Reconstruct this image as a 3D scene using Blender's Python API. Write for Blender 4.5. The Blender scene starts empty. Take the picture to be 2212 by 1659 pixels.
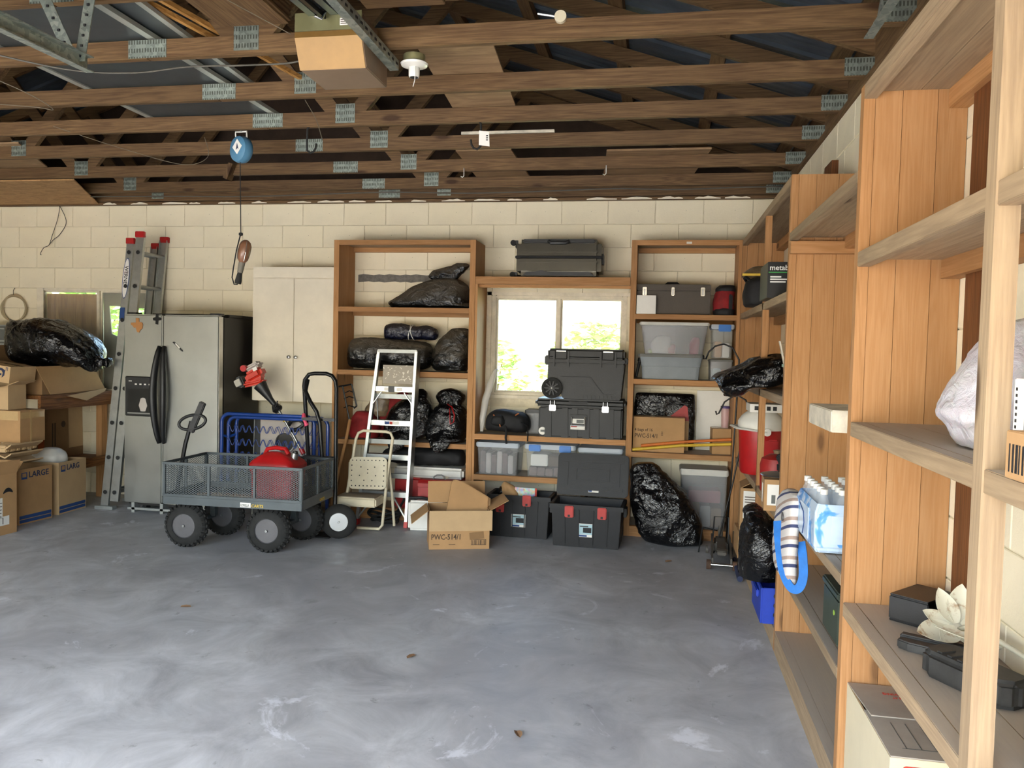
import bpy, bmesh, math, random
from mathutils import Vector, Matrix, noise
random.seed(7)
PI = math.pi
scene = bpy.context.scene
C = scene.collection

# ------------------------------------------------------------------ camera, world, lights, exposure
def look(yaw, pitch, roll):
    f = Vector((-math.sin(yaw)*math.cos(pitch), math.cos(yaw)*math.cos(pitch), math.sin(pitch)))
    r = Vector((math.cos(yaw), math.sin(yaw), 0)); u = r.cross(f)
    r2 = math.cos(roll)*r + math.sin(roll)*u; u2 = -math.sin(roll)*r + math.cos(roll)*u
    return Matrix((r2, u2, -f)).transposed()
cam_d = bpy.data.cameras.new('camera'); cam = bpy.data.objects.new('camera', cam_d); C.objects.link(cam)
cam.matrix_world = Matrix.Translation((0, 0, 1.524)) @ look(0.18079, -0.04255, 0.02383).to_4x4()
cam_d.sensor_width = 36.0; cam_d.lens = 36.0*1722.8/2212; cam_d.clip_start = 0.02; cam_d.clip_end = 400
scene.camera = cam

world = bpy.data.worlds.new('sky'); scene.world = world; world.use_nodes = True
wn = world.node_tree.nodes; wl = world.node_tree.links; wn.clear()
sky = wn.new('ShaderNodeTexSky'); sky.sky_type = 'NISHITA'; sky.sun_disc = False
sky.sun_elevation = math.radians(58); sky.sun_rotation = math.radians(200); sky.air_density = 1.2; sky.dust_density = 2.5
bg = wn.new('ShaderNodeBackground'); bg.inputs['Strength'].default_value = 0.42
wo = wn.new('ShaderNodeOutputWorld'); wl.new(sky.outputs[0], bg.inputs[0]); wl.new(bg.outputs[0], wo.inputs[0])
sun_d = bpy.data.lights.new('sun', 'SUN'); sun_d.energy = 6.0; sun_d.angle = math.radians(0.6); sun_d.color = (1, .95, .86)
sun = bpy.data.objects.new('sun', sun_d); C.objects.link(sun); sun.location = (-6, -10, 14)
sun.rotation_euler = Vector((0.50, 0.50, -1.75)).to_track_quat('-Z', 'Y').to_euler()
for nm, x0, x1 in (('doorway_portal', -2.35, 0.62), ('added_doorway_portal', -6.0, -2.75)):  # the left doorway is an added opening for extra light
    pd = bpy.data.lights.new(nm, 'AREA'); pd.shape = 'RECTANGLE'; pd.size = x1-x0; pd.size_y = 2.3; pd.cycles.is_portal = True
    po = bpy.data.objects.new(nm, pd); C.objects.link(po); po.location = ((x0+x1)/2, -0.62, 1.15); po.rotation_euler = (PI/2, 0, 0)
vs = scene.view_settings
vs.view_transform = 'Standard'; vs.look = 'None'; vs.gamma = 1.0; vs.use_curve_mapping = False; vs.exposure = 2.35
scene.cycles.max_bounces = 8; scene.cycles.diffuse_bounces = 4; scene.cycles.transparent_max_bounces = 16
scene.cycles.sample_clamp_indirect = 8.0; scene.cycles.glossy_bounces = 3; scene.cycles.caustics_reflective = False; scene.cycles.caustics_refractive = False; scene.cycles.adaptive_threshold = 0.02

# ------------------------------------------------------------------ materials
MATS = {}
def lin(h):
    h = h.lstrip('#'); c = [int(h[i:i+2], 16)/255 for i in (0, 2, 4)]
    return tuple((x/12.92 if x <= .04045 else ((x+.055)/1.055)**2.4) for x in c) + (1,)
class NT:
    def __init__(s, name):
        s.m = bpy.data.materials.new(name); s.m.use_nodes = True; s.t = s.m.node_tree; s.n = s.t.nodes; s.l = s.t.links
        s.n.clear(); s.out = s.n.new('ShaderNodeOutputMaterial'); s.b = s.n.new('ShaderNodeBsdfPrincipled')
        s.l.new(s.b.outputs[0], s.out.inputs[0])
    def nd(s, t, **kw):
        n = s.n.new(t)
        for k, v in kw.items():
            if k in n.inputs.keys(): n.inputs[k].default_value = v
            else: setattr(n, k, v)
        return n
    def ln(s, a, b): s.l.new(a, b)
    def coord(s, scale=(1, 1, 1), kind='Object', rot=(0, 0, 0)):
        tc = s.nd('ShaderNodeTexCoord'); mp = s.nd('ShaderNodeMapping'); mp.inputs['Scale'].default_value = scale; mp.inputs['Rotation'].default_value = rot
        s.ln(tc.outputs[kind], mp.inputs[0]); return mp.outputs[0]
    def noise(s, vec, scale, detail=4, rough=.6, dist=0):
        n = s.nd('ShaderNodeTexNoise', Scale=scale, Detail=detail, Roughness=rough, Distortion=dist); s.ln(vec, n.inputs['Vector']); return n.outputs['Fac']
    def ramp(s, fac, stops):
        r = s.nd('ShaderNodeValToRGB'); e = r.color_ramp.elements
        while len(e) < len(stops): e.new(.5)
        for i, (p, c) in enumerate(stops): e[i].position = p; e[i].color = c if len(c) == 4 else (*c, 1)
        s.ln(fac, r.inputs[0]); return r.outputs[0]
    def mix(s, fac, a, b, mode='MIX'):
        n = s.nd('ShaderNodeMix', data_type='RGBA', blend_type=mode)
        for i, v in ((0, fac), (6, a), (7, b)):
            if hasattr(v, 'is_linked'): s.ln(v, n.inputs[i])
            else: n.inputs[i].default_value = v
        return n.outputs[2]
    def math(s, op, a, b=0.0, clamp=False):
        n = s.nd('ShaderNodeMath', operation=op, use_clamp=clamp)
        for i, v in ((0, a), (1, b)):
            if hasattr(v, 'is_linked'): s.ln(v, n.inputs[i])
            else: n.inputs[i].default_value = v
        return n.outputs[0]
    def bump(s, h, strength=.3, dist=.01, nrm=None):
        n = s.nd('ShaderNodeBump', Strength=strength, Distance=dist); s.ln(h, n.inputs['Height'])
        if nrm: s.ln(nrm, n.inputs['Normal'])
        s.ln(n.outputs[0], s.b.inputs['Normal']); return n.outputs[0]
    def col(s, c):
        if hasattr(c, 'is_linked'): s.ln(c, s.b.inputs['Base Color'])
        else: s.b.inputs['Base Color'].default_value = c
    def rough(s, r):
        if hasattr(r, 'is_linked'): s.ln(r, s.b.inputs['Roughness'])
        else: s.b.inputs['Roughness'].default_value = r
    def done(s): MATS[s.m.name] = s.m; return s.m
def plain(name, hexc, rough=.5, metal=0.0, var=.12, nscale=6, bump=0.0, bscale=80, spec=.5, coat=0):
    s = NT(name); c = lin(hexc); v = s.coord()
    n = s.noise(v, nscale, 5, .65)
    d = tuple(x*(1-var*1.6) for x in c[:3]) + (1,); l = tuple(min(1, x*(1+var)) for x in c[:3]) + (1,)
    s.col(s.ramp(n, [(.3, d), (.7, l)])); s.rough(rough); s.b.inputs['Metallic'].default_value = metal
    s.b.inputs['Specular IOR Level'].default_value = spec; s.b.inputs['Coat Weight'].default_value = coat
    if bump: s.bump(s.noise(v, bscale, 3), bump, .004)
    return s.done()
def wood(name, light, dark, axis='z', knots=.5, rough=.65, scale=1.0, dust=None, bands=1.0, wav=.3):
    s = NT(name); sc = {'x': (.35, 7, 7), 'y': (7, .35, 7), 'z': (7, 7, .35)}[axis]
    oi = s.nd('ShaderNodeObjectInfo'); tc = s.nd('ShaderNodeTexCoord')
    ad = s.nd('ShaderNodeVectorMath', operation='ADD'); s.ln(tc.outputs['Object'], ad.inputs[0])
    sc_ = s.nd('ShaderNodeVectorMath', operation='SCALE'); s.ln(oi.outputs['Random'], sc_.inputs['Scale']); sc_.inputs[0].default_value = (13, 7, 17)
    s.ln(sc_.outputs[0], ad.inputs[1])
    mp = s.nd('ShaderNodeMapping'); mp.inputs['Scale'].default_value = tuple(x*scale for x in sc); s.ln(ad.outputs[0], mp.inputs[0]); v = mp.outputs[0]
    n1 = s.noise(v, 2.2, 3, .5, .4); w = s.math('SINE', s.math('MULTIPLY', n1, 60*bands)); w = s.math('MULTIPLY_ADD', w, .5); 
    nn = s.n[-1]; nn.inputs[2].default_value = .5
    fine = s.noise(v, 14, 4, .7)
    g = s.math('ADD', s.math('MULTIPLY', w, wav), s.math('MULTIPLY', fine, .72))
    c = s.ramp(g, [(.25, lin(dark)), (.75, lin(light))])
    blot = s.noise(ad.outputs[0], 3.5, 3, .6)
    c = s.mix(s.math('MULTIPLY', s.ramp(blot, [(.45, (0, 0, 0)), (.75, (1, 1, 1))]), .35), c, lin(dark))
    # knots
    mk = s.nd('ShaderNodeMapping'); ks = {'x': (1.6, 5, 5), 'y': (5, 1.6, 5), 'z': (5, 5, 1.6)}[axis]; mk.inputs['Scale'].default_value = tuple(x*scale for x in ks); s.ln(ad.outputs[0], mk.inputs[0])
    vo = s.nd('ShaderNodeTexVoronoi', Scale=1.0); s.ln(mk.outputs[0], vo.inputs['Vector'])
    kd = s.ramp(vo.outputs['Distance'], [(.07, (1, 1, 1)), (.13, (0, 0, 0))])
    c = s.mix(s.math('MULTIPLY', kd, knots), c, lin('#3a2415'))
    br = s.nd('ShaderNodeHueSaturation'); s.ln(c, br.inputs['Color'])
    s.ln(s.math('MULTIPLY_ADD', oi.outputs['Random'], .28), br.inputs['Value']); s.n[-1].inputs[2].default_value = .86
    c = br.outputs[0]
    if dust:
        ge = s.nd('ShaderNodeNewGeometry'); sx = s.nd('ShaderNodeSeparateXYZ'); s.ln(ge.outputs['Normal'], sx.inputs[0])
        up = s.ramp(sx.outputs['Z'], [(.3, (0, 0, 0)), (.8, (1, 1, 1))])
        c = s.mix(s.math('MULTIPLY', up, .8), c, lin(dust))
    s.col(c); s.rough(rough); s.bump(g, .25, .003); s.b.inputs['Specular IOR Level'].default_value = .3
    return s.done()
for a in 'xyz':
    wood('pine_'+a, '#b88a5e', '#9e7145', a, .7, wav=.2)
    wood('pine_panel_'+a, '#b88c60', '#a97a4d', a, .6, bands=1.2, wav=.2)
    wood('truss_wood_'+a, '#7f6545', '#4d3723', a, .9, wav=.16)
    wood('grey_pine_'+a, '#ad9678', '#8d7860', a, .8, dust='#aaa196', wav=.2)
wood('old_board', '#7a4c2c', '#4f2d19', 'z', .3, rough=.45)
def ply(name, a, b, sc=(2, 2, 2)):
    s = NT(name); v = s.coord(sc); n = s.noise(v, 3, 6, .65, 1.2); s.col(s.ramp(n, [(.3, lin(b)), (.7, lin(a))])); s.rough(.75); s.bump(s.noise(v, 60, 3), .2, .002); return s.done()
ply('plywood', '#a98a66', '#7d6145', (1, 5, 5)); ply('plywood_orange', '#d9a05a', '#96622e', (6, 6, .8))
def osb():
    s = NT('osb'); v = s.coord((14, 30, 30)); vo = s.nd('ShaderNodeTexVoronoi', Scale=1.0); s.ln(v, vo.inputs['Vector'])
    s.col(s.mix(.5, s.ramp(vo.outputs['Color'], [(.2, lin('#9a7247')), (.8, lin('#c49a68'))]), s.ramp(s.noise(v, 3), [(.3, lin('#8a6640')), (.7, lin('#bf9765'))]))); s.rough(.8); s.bump(vo.outputs['Distance'], .3, .002); return s.done()
osb()
def block_mat():
    s = NT('painted_block'); oi = s.nd('ShaderNodeObjectInfo'); v = s.coord()
    c = s.ramp(oi.outputs['Random'], [(0, lin('#ebe0c4')), (.5, lin('#eee4ca')), (1, lin('#e8ddc2'))])
    n = s.noise(v, 2.3, 5, .6); c = s.mix(s.ramp(n, [(.45, (0, 0, 0)), (.8, (.3, .3, .3))]), c, lin('#b5ab98'))
    sp = s.noise(v, 28, 2, .5); c = s.mix(s.ramp(sp, [(.75, (0, 0, 0)), (.78, (.8, .8, .8))]), c, lin('#6d655a'))
    s.col(c); s.rough(.7); s.bump(s.noise(v, 70, 4, .7), .35, .004); return s.done()
block_mat()
plain('mortar', '#dbd0b6', .8, var=.2, nscale=4, bump=.4, bscale=60)
def floor_mat():
    s = NT('concrete_floor'); v = s.coord()
    n1 = s.noise(v, .55, 6, .6, .6); n2 = s.noise(v, 2.6, 7, .68, .8); n3 = s.noise(v, 30, 4, .7)
    c = s.ramp(n2, [(.3, lin('#96979a')), (.5, lin('#b6b8ba')), (.68, lin('#cfd0d2'))])
    c = s.mix(s.ramp(n1, [(.42, (0, 0, 0)), (.62, (.75, .75, .75))]), c, lin('#9a9a9d'))
    n4 = s.noise(v, 1.3, 8, .7, 1.5); c = s.mix(s.ramp(n4, [(.60, (0, 0, 0)), (.66, (.8, .8, .8))]), c, lin('#dfe1e6'))
    vo = s.nd('ShaderNodeTexVoronoi', Scale=1.7, feature='F1'); s.ln(v, vo.inputs['Vector'])
    st = s.math('MULTIPLY', s.ramp(s.math('ADD', vo.outputs['Distance'], s.math('MULTIPLY', n3, .12)), [(.08, (1, 1, 1)), (.16, (0, 0, 0))]), s.ramp(n2, [(.45, (0, 0, 0)), (.6, (.7, .7, .7))]))
    c = s.mix(st, c, lin('#6a6763'))
    sp = s.noise(v, 9, 5, .75, .3); c = s.mix(s.ramp(sp, [(.62, (0, 0, 0)), (.72, (.75, .75, .75))]), c, lin('#7f7d7c'))
    s.col(c); s.rough(s.ramp(n2, [(.3, (.42, .42, .42)), (.7, (.62, .62, .62))])); s.bump(n3, .12, .003); return s.done()
floor_mat()
def metal_roof():
    s = NT('metal_roof'); v = s.coord(); n = s.noise(v, 3, 5); s.col(s.ramp(n, [(.3, lin('#3d454e')), (.7, lin('#56606b'))])); s.rough(.45); s.b.inputs['Metallic'].default_value = .35; return s.done()
metal_roof()
def galv(name='galvanised', a='#8d9790', b='#b5bcb2', slots=False, rough=.4):
    s = NT(name); v = s.coord(); vo = s.nd('ShaderNodeTexVoronoi', Scale=60); s.ln(v, vo.inputs['Vector'])
    c = s.ramp(vo.outputs['Color'], [(.2, lin(a)), (.8, lin(b))])
    if slots:
        v2 = s.coord((70, 1, 26)); w = s.nd('ShaderNodeTexVoronoi', Scale=1.0, distance='CHEBYCHEV'); w.inputs['Randomness'].default_value = .0; s.ln(v2, w.inputs['Vector'])
        c = s.mix(s.ramp(w.outputs['Distance'], [(.22, (.75, .75, .75)), (.30, (0, 0, 0))]), c, lin('#4a4b42'))
    s.col(c); s.rough(rough); s.b.inputs['Metallic'].default_value = .7; return s.done()
galv(); galv('gusset_metal', '#8a948c', '#a9b3aa', True)
def glass(name, tint=(1, 1, 1, 1), haze=.0):
    s = NT(name); s.n.remove(s.b)
    tr = s.nd('ShaderNodeBsdfTransparent'); tr.inputs[0].default_value = tint
    gl = s.nd('ShaderNodeBsdfGlossy'); gl.inputs['Roughness'].default_value = .02
    fr = s.nd('ShaderNodeFresnel', IOR=1.45); mx = s.nd('ShaderNodeMixShader'); s.ln(fr.outputs[0], mx.inputs[0]); s.ln(tr.outputs[0], mx.inputs[1]); s.ln(gl.outputs[0], mx.inputs[2])
    last = mx
    if haze:
        df = s.nd('ShaderNodeBsdfDiffuse'); df.inputs[0].default_value = (.75, .74, .72, 1); m2 = s.nd('ShaderNodeMixShader'); m2.inputs[0].default_value = haze
        s.ln(mx.outputs[0], m2.inputs[1]); s.ln(df.outputs[0], m2.inputs[2]); last = m2
    s.ln(last.outputs[0], s.out.inputs[0]); return s.done()
glass('window_glass', (.97, .98, .97, 1)); glass('dirty_glass', (.9, .92, .88, 1), .12)
def clearplastic(name, tint, haze, hcol=(.7, .72, .74, 1)):
    s = NT(name); s.n.remove(s.b); tr = s.nd('ShaderNodeBsdfTransparent'); tr.inputs[0].default_value = tint
    df = s.nd('ShaderNodeBsdfPrincipled'); df.inputs['Base Color'].default_value = hcol; df.inputs['Roughness'].default_value = .25
    mx = s.nd('ShaderNodeMixShader'); mx.inputs[0].default_value = haze; s.ln(tr.outputs[0], mx.inputs[1]); s.ln(df.outputs[0], mx.inputs[2]); s.ln(mx.outputs[0], s.out.inputs[0]); return s.done()
def bagmat(name, base, rough=.22, dusty=0, scale=.78, dustc='#5b5142', bs=.9):
    s = NT(name); v = s.coord(); n0 = s.noise(v, 4*scale, 3, .5)
    vo = s.nd('ShaderNodeTexVoronoi', Scale=11*scale, feature='SMOOTH_F1'); 
    dv = s.nd('ShaderNodeMix', data_type='VECTOR'); tc = s.nd('ShaderNodeTexNoise', Scale=5*scale, Detail=4); s.ln(v, tc.inputs['Vector']); s.ln(v, dv.inputs[4]); s.ln(tc.outputs['Color'], dv.inputs[5]); dv.inputs[0].default_value = .22
    s.ln(dv.outputs[1], vo.inputs['Vector']); 
    nr = s.noise(dv.outputs[1], 9*scale, 6, .55, .6); rg = s.math('ABSOLUTE', s.math('SUBTRACT', nr, .5)); h = s.math('ADD', s.math('MULTIPLY', vo.outputs['Distance'], .6), s.math('MULTIPLY', rg, -1.4))
    c = lin(base)
    if dusty:
        ge = s.nd('ShaderNodeNewGeometry'); sx = s.nd('ShaderNodeSeparateXYZ'); s.ln(ge.outputs['Normal'], sx.inputs[0])
        up = s.math('MULTIPLY', s.ramp(s.math('ADD', sx.outputs['Z'], s.math('MULTIPLY', n0, .5)), [(.2, (0, 0, 0)), (.9, (1, 1, 1))]), dusty)
        c = s.mix(up, c, lin(dustc)); s.rough(s.math('MULTIPLY_ADD', up, .5)); s.n[-1].inputs[2].default_value = rough
    else: s.rough(rough)
    s.col(c); s.bump(h, bs, .035/scale); s.b.inputs['Specular IOR Level'].default_value = .6; return s.done()
bagmat('black_bag', '#0a0a0c', .14); bagmat('dusty_black_bag', '#111111', .26, .85); bagmat('navy_bag', '#12152a', .26, .35)

# ------------------------------------------------------------------ geometry helpers
TM = {}
class MB:
    def __init__(s): s.v = []; s.f = []
    def add(s, vs, fs):
        o = len(s.v); s.v += [tuple(x) for x in vs]; s.f += [tuple(i+o for i in f) for f in fs]; return s
    def box(s, x0, x1, y0, y1, z0, z1):
        return s.add([(x0,y0,z0),(x1,y0,z0),(x1,y1,z0),(x0,y1,z0),(x0,y0,z1),(x1,y0,z1),(x1,y1,z1),(x0,y1,z1)],
                     [(3,2,1,0),(4,5,6,7),(0,1,5,4),(1,2,6,5),(2,3,7,6),(3,0,4,7)])
    def obox(s, M, sx, sy, sz):
        b = MB().box(-sx/2, sx/2, -sy/2, sy/2, -sz/2, sz/2); return s.add([M @ Vector(p) for p in b.v], b.f)
    def beam(s, p0, p1, w, h, up=(0, 0, 1)):
        p0, p1 = Vector(p0), Vector(p1); d = (p1-p0); L = d.length; d.normalize(); sd = d.cross(Vector(up))
        if sd.length < 1e-4: sd = d.cross(Vector((0, 1, 0)))
        sd.normalize(); u = sd.cross(d)
        M = Matrix((d, sd, u)).transposed().to_4x4(); M.translation = (p0+p1)/2; return s.obox(M, L, w, h)
    def rings(s, rs, cap0=True, cap1=True, closed=False):
        n = len(rs[0]); vs = [p for r in rs for p in r]; fs = []
        m = len(rs)
        for i in range(m if closed else m-1):
            a, b = i*n, ((i+1) % m)*n
            for j in range(n): k = (j+1) % n; fs.append((a+j, a+k, b+k, b+j))
        if not closed:
            if cap0: fs.append(tuple(reversed(range(n))))
            if cap1: fs.append(tuple((m-1)*n+j for j in range(n)))
        return s.add(vs, fs)
    def tube(s, pts, r, n=8, closed=False, flat=1.0):
        pts = [Vector(p) for p in pts]; m = len(pts); rs = []; prev = None
        for i in range(m):
            a = pts[i-1] if (i or closed) else pts[i]; b = pts[(i+1) % m] if (i < m-1 or closed) else pts[i]
            t = (b-a).normalized()
            if prev is None:
                x = t.cross(Vector((0, 0, 1))); 
                if x.length < .05: x = t.cross(Vector((0, 1, 0)))
            else: x = prev - t*prev.dot(t)
            x.normalize(); prev = x; y = t.cross(x); rr = r[i] if isinstance(r, (list, tuple)) else r
            rs.append([pts[i] + x*rr*math.cos(2*PI*k/n) + y*rr*flat*math.sin(2*PI*k/n) for k in range(n)])
        return s.rings(rs, closed=closed)
    def cyl(s, p0, p1, r0, r1=None, n=16): return s.tube([p0, p1], [r0, r0 if r1 is None else r1], n)
    def lathe(s, prof, n=24, M=None, cap=True):
        M = M or Matrix(); return s.rings([[M @ Vector((r*math.cos(2*PI*k/n), r*math.sin(2*PI*k/n), z)) for k in range(n)] for r, z in prof], cap, cap)
    def prism(s, poly, h, M=None):
        M = M or Matrix(); n = len(poly); return s.add([M @ Vector((x, y, 0)) for x, y in poly] + [M @ Vector((x, y, h)) for x, y in poly],
            [tuple(reversed(range(n))), tuple(range(n, 2*n))] + [(i, (i+1) % n, n+(i+1) % n, n+i) for i in range(n)])
    def xf(s, M): s.v = [tuple(M @ Vector(p)) for p in s.v]; return s
    def build(s, name, mat, parent=None, world=False, smooth=False, bevel=0, segs=2, label=None, fix=True):
        vs = s.v
        if parent is not None and world:
            inv = TM[parent.name].inverted(); vs = [inv @ Vector(p) for p in vs]
        me = bpy.data.meshes.new(name); me.from_pydata(vs, [], s.f); 
        if bevel or fix:
            bm = bmesh.new(); bm.from_mesh(me)
            if fix: bmesh.ops.recalc_face_normals(bm, faces=bm.faces)
            if bevel:
                es = [e for e in bm.edges if len(e.link_faces) == 2 and e.calc_face_angle(0) > .5]
                bmesh.ops.bevel(bm, geom=es, offset=bevel, segments=segs, affect='EDGES', clamp_overlap=True)
            bm.to_mesh(me); bm.free()
        if smooth:
            me.shade_smooth()
            if smooth != 'all': 
                try: me.set_sharp_from_angle(angle=math.radians(smooth if smooth is not True else 40))
                except Exception: pass
        m = MATS[mat] if isinstance(mat, str) else mat
        me.materials.append(m)
        return link(name, me, parent, label)
def link(name, me, parent=None, label=None, loc=None):
    o = bpy.data.objects.new(name, me); C.objects.link(o)
    if parent is not None: o.parent = parent; TM[o.name] = TM[parent.name]
    else: TM[o.name] = Matrix()
    if loc is not None:
        o.location = loc
        TM[o.name] = TM[o.name] @ Matrix.Translation(loc)
    if label: o['label'] = label
    return o
def thing(name, label, cat, loc=(0, 0, 0), rz=0, group=None, R=None):
    o = bpy.data.objects.new(name, None); C.objects.link(o); o.empty_display_size = .05
    M = Matrix.Translation(loc) @ (R.to_4x4() if R else Matrix.Rotation(rz, 4, 'Z')); o.matrix_world = M; TM[o.name] = M
    o['label'] = label; o['category'] = cat
    if group: o['group'] = group
    return o
def tag(o, label, cat, group=None):
    o['label'] = label; o['category'] = cat
    if group: o['group'] = group
    return o
def struct(o): o['kind'] = 'structure'; return o
def lettering(text, size, M, mat, parent, world=False, depth=.0006, align='LEFT', name='lettering', sx=1.0):
    cu = bpy.data.curves.new('t', 'FONT'); cu.body = text; cu.size = size; cu.extrude = depth; cu.align_x = align; cu.resolution_u = 2; cu.offset = size*.014
    t = bpy.data.objects.new('t', cu); C.objects.link(t); dg = bpy.context.evaluated_depsgraph_get(); dg.update()
    me = bpy.data.meshes.new_from_object(t.evaluated_get(dg)); bpy.data.objects.remove(t)
    W = M if not (world and parent) else TM[parent.name].inverted() @ M
    me.transform(W @ Matrix.Diagonal((sx, 1, 1, 1))); me.materials.clear(); me.materials.append(MATS[mat]); me.name = name
    return link(name, me, parent)
def frame(o, x, y):
    x = Vector(x).normalized(); y = Vector(y); y = (y - x*y.dot(x)).normalized(); z = x.cross(y); M = Matrix((x, y, z)).transposed().to_4x4(); M.translation = o; return M
FRONT = lambda o: frame(o, (1, 0, 0), (0, 0, 1))      # text on a face looking to -Y
def sup(a, e): c = math.cos(a); s_ = math.sin(a); return (math.copysign(abs(c)**e, c), math.copysign(abs(s_)**e, s_))
def soft(secs, n=40, m=6, e=.75, wr=.012, freq=7, seed=0, pleat=0, close=True, zmin=None, lim=None):
    """loft of rounded horizontal sections (z, cx, cy, rx, ry) with crumpled surface; returns MB"""
    rs = []; off = Vector((seed*7.3, seed*3.1, seed*5.7))
    zs = []
    for i in range(len(secs)-1):
        for j in range(m):
            t = j/m; t2 = t; a, b = secs[i], secs[i+1]
            p = secs[i-1] if i else a; q = secs[i+2] if i+2 < len(secs) else b
            zs.append([.5*((2*a[k]) + (b[k]-p[k])*t + (2*p[k]-5*a[k]+4*b[k]-q[k])*t*t + (3*a[k]-p[k]-3*b[k]+q[k])*t**3) for k in range(5)])
    zs.append(list(secs[-1]))
    for z, cx, cy, rx, ry in zs:
        rx = max(rx, .002); ry = max(ry, .002); ring = []
        for k in range(n):
            a = 2*PI*k/n; x, y = sup(a, e); p = Vector((cx+x*rx, cy+y*ry, z)); d = Vector((x*ry, y*rx, 0)); d = d.normalized() if d.length else Vector((1, 0, 0))
            q = p*freq+off; w = noise.noise(q)*.6 + (.5-abs(noise.noise(q*1.9)))*.7 + (.4-abs(noise.noise(q*4.1)))*.3
            if pleat: w += .8*noise.noise(Vector((math.cos(a)*pleat, math.sin(a)*pleat, z*1.5))+off)
            k_ = min(1, min(rx, ry)/.05); pz = p.z + noise.noise(q*1.3+Vector((9, 9, 9)))*wr*.5*k_
            p = p + d*w*wr*k_; p.z = pz if (zmin is None or cy < -.1) else max(pz, zmin+.002*noise.noise(q*3)+.003)
            if lim: p.x = min(max(p.x, lim[0]), lim[1]); p.y = min(p.y, lim[2])
            ring.append(p)
        rs.append(ring)
    return MB().rings(rs)
def ribbon(pts, width, th=.004):
    P = [Vector(p) for p in pts]; out = []
    for i in range(len(P)-1):
        a, b_ = P[i], P[i+1]; p = P[i-1] if i else a; q = P[i+2] if i+2 < len(P) else b_
        for j in range(6): t_ = j/6; out.append(.5*((2*a)+(b_-p)*t_+(2*p-5*a+4*b_-q)*t_*t_+(3*a-p-3*b_+q)*t_**3))
    out.append(P[-1]); rs = []; n = len(out); nrm = Vector((-.45, -1, 0)).normalized()
    for i in range(n):
        t = (out[min(i+1, n-1)]-out[max(i-1, 0)]).normalized(); s_ = t.cross(nrm)
        s_ = s_.normalized() if s_.length > .05 else Vector((1, 0, 0)); u = t.cross(s_).normalized()
        rs.append([out[i]+s_*width/2+u*th/2, out[i]-s_*width/2+u*th/2, out[i]-s_*width/2-u*th/2, out[i]+s_*width/2-u*th/2])
    return MB().rings(rs)
def arc(cx, cy, r, a0, a1, n, f=lambda x, y: (x, 0, y)): return [f(cx+r*math.cos(a0+(a1-a0)*i/n), cy+r*math.sin(a0+(a1-a0)*i/n)) for i in range(n+1)]
def rrect(w, h, r, n=4):
    out = []
    for cx, cy, a in ((w/2-r, h/2-r, 0), (-w/2+r, h/2-r, PI/2), (-w/2+r, -h/2+r, PI), (w/2-r, -h/2+r, 3*PI/2)):
        out += [(cx+r*math.cos(a+PI/2*i/n), cy+r*math.sin(a+PI/2*i/n)) for i in range(n+1)]
    return out
# ------------------------------------------------------------------ setting: shell, roof, shelving carcasses
XL, XR, YB, YF, HW = -7.62, 0.95, 7.05, -0.55, 2.845
b = MB().box(XL-.3, XR+.3, YF-.2, YB+.3, -.15, 0).build('floor', 'concrete_floor'); struct(b)
plain('concrete_out', '#d6d2c8', .8, var=.08, bump=.2); plain('grass_out', '#b3bd8a', .9, var=.25, nscale=20)
struct(MB().box(-16, 12, -14, YF-.2, -.2, -.03).build('driveway', 'concrete_out'))
struct(MB().box(-40, 40, YB+.3, 60, -.3, -.05).build('lawn', 'grass_out'))
WIN = [(-1.49, -0.285, 1.12, 2.012), (-6.16, -4.87, 1.0, 2.035)]
def wall_strips(x0, x1, wins, f):
    xs = sorted([x0, x1] + [w[0] for w in wins] + [w[1] for w in wins])
    for a, c in zip(xs, xs[1:]):
        w = [q for q in wins if abs(q[0]-a) < 1e-6]
        if w: f(a, c, 0, w[0][2]); f(a, c, w[0][3], HW)
        else: f(a, c, 0, HW)
mb = MB(); wall_strips(XL-.2, XR+.2, WIN, lambda a, c, z0, z1: mb.box(a, c, YB+.004, YB+.2, z0, z1))
wb = struct(mb.build('wall_back', 'mortar'))
mb = MB().box(XR+.004, XR+.2, YF-.2, YB, 0, HW); wr_ = struct(mb.build('wall_right', 'mortar'))
MB().box(XR+.02, XR+.2, YF-.2, YB+.2, HW+.02, HW+.40).build('eave_board', 'truss_wood_y', wr_)
wlf = struct(MB().box(XL-.2, XL, YF-.2, YB, 0, HW).build('wall_left', 'mortar'))
MB().box(XL-.2, XL-.02, YF-.2, YB+.2, HW+.02, HW+.40).build('eave_board', 'truss_wood_y', wlf)
plain('door_white', '#d8d4ca', .6, var=.05)
for i, (a, c) in enumerate(((-6.0, -2.75), (-2.35, .62))):  # unseen open doors, added to block light rising into the roof
    d_ = struct(MB().box(a, c, -.35, -.33, 2.40, 2.44).build('door_%d' % (i+1), 'door_white'))
    for k in range(4): MB().box(a, c, -.33+k*.53, .19+k*.53, 2.40, 2.44).build('door_section', 'door_white', d_, bevel=.006)
mb = MB(); DO = [(-6.0, -2.75, 0, 2.25), (-2.35, .62, 0, 2.25)]  # left doorway is added out of view, its width set to light the back
wall_strips(XL-.2, XR+.2, DO, lambda a, c, z0, z1: z1 > z0 and mb.box(a, c, YF-.2, YF, z0, z1)); struct(mb.build('wall_front', 'mortar'))
BH, BW, J = .2032, .4064, .0022
_bm = {}
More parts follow.
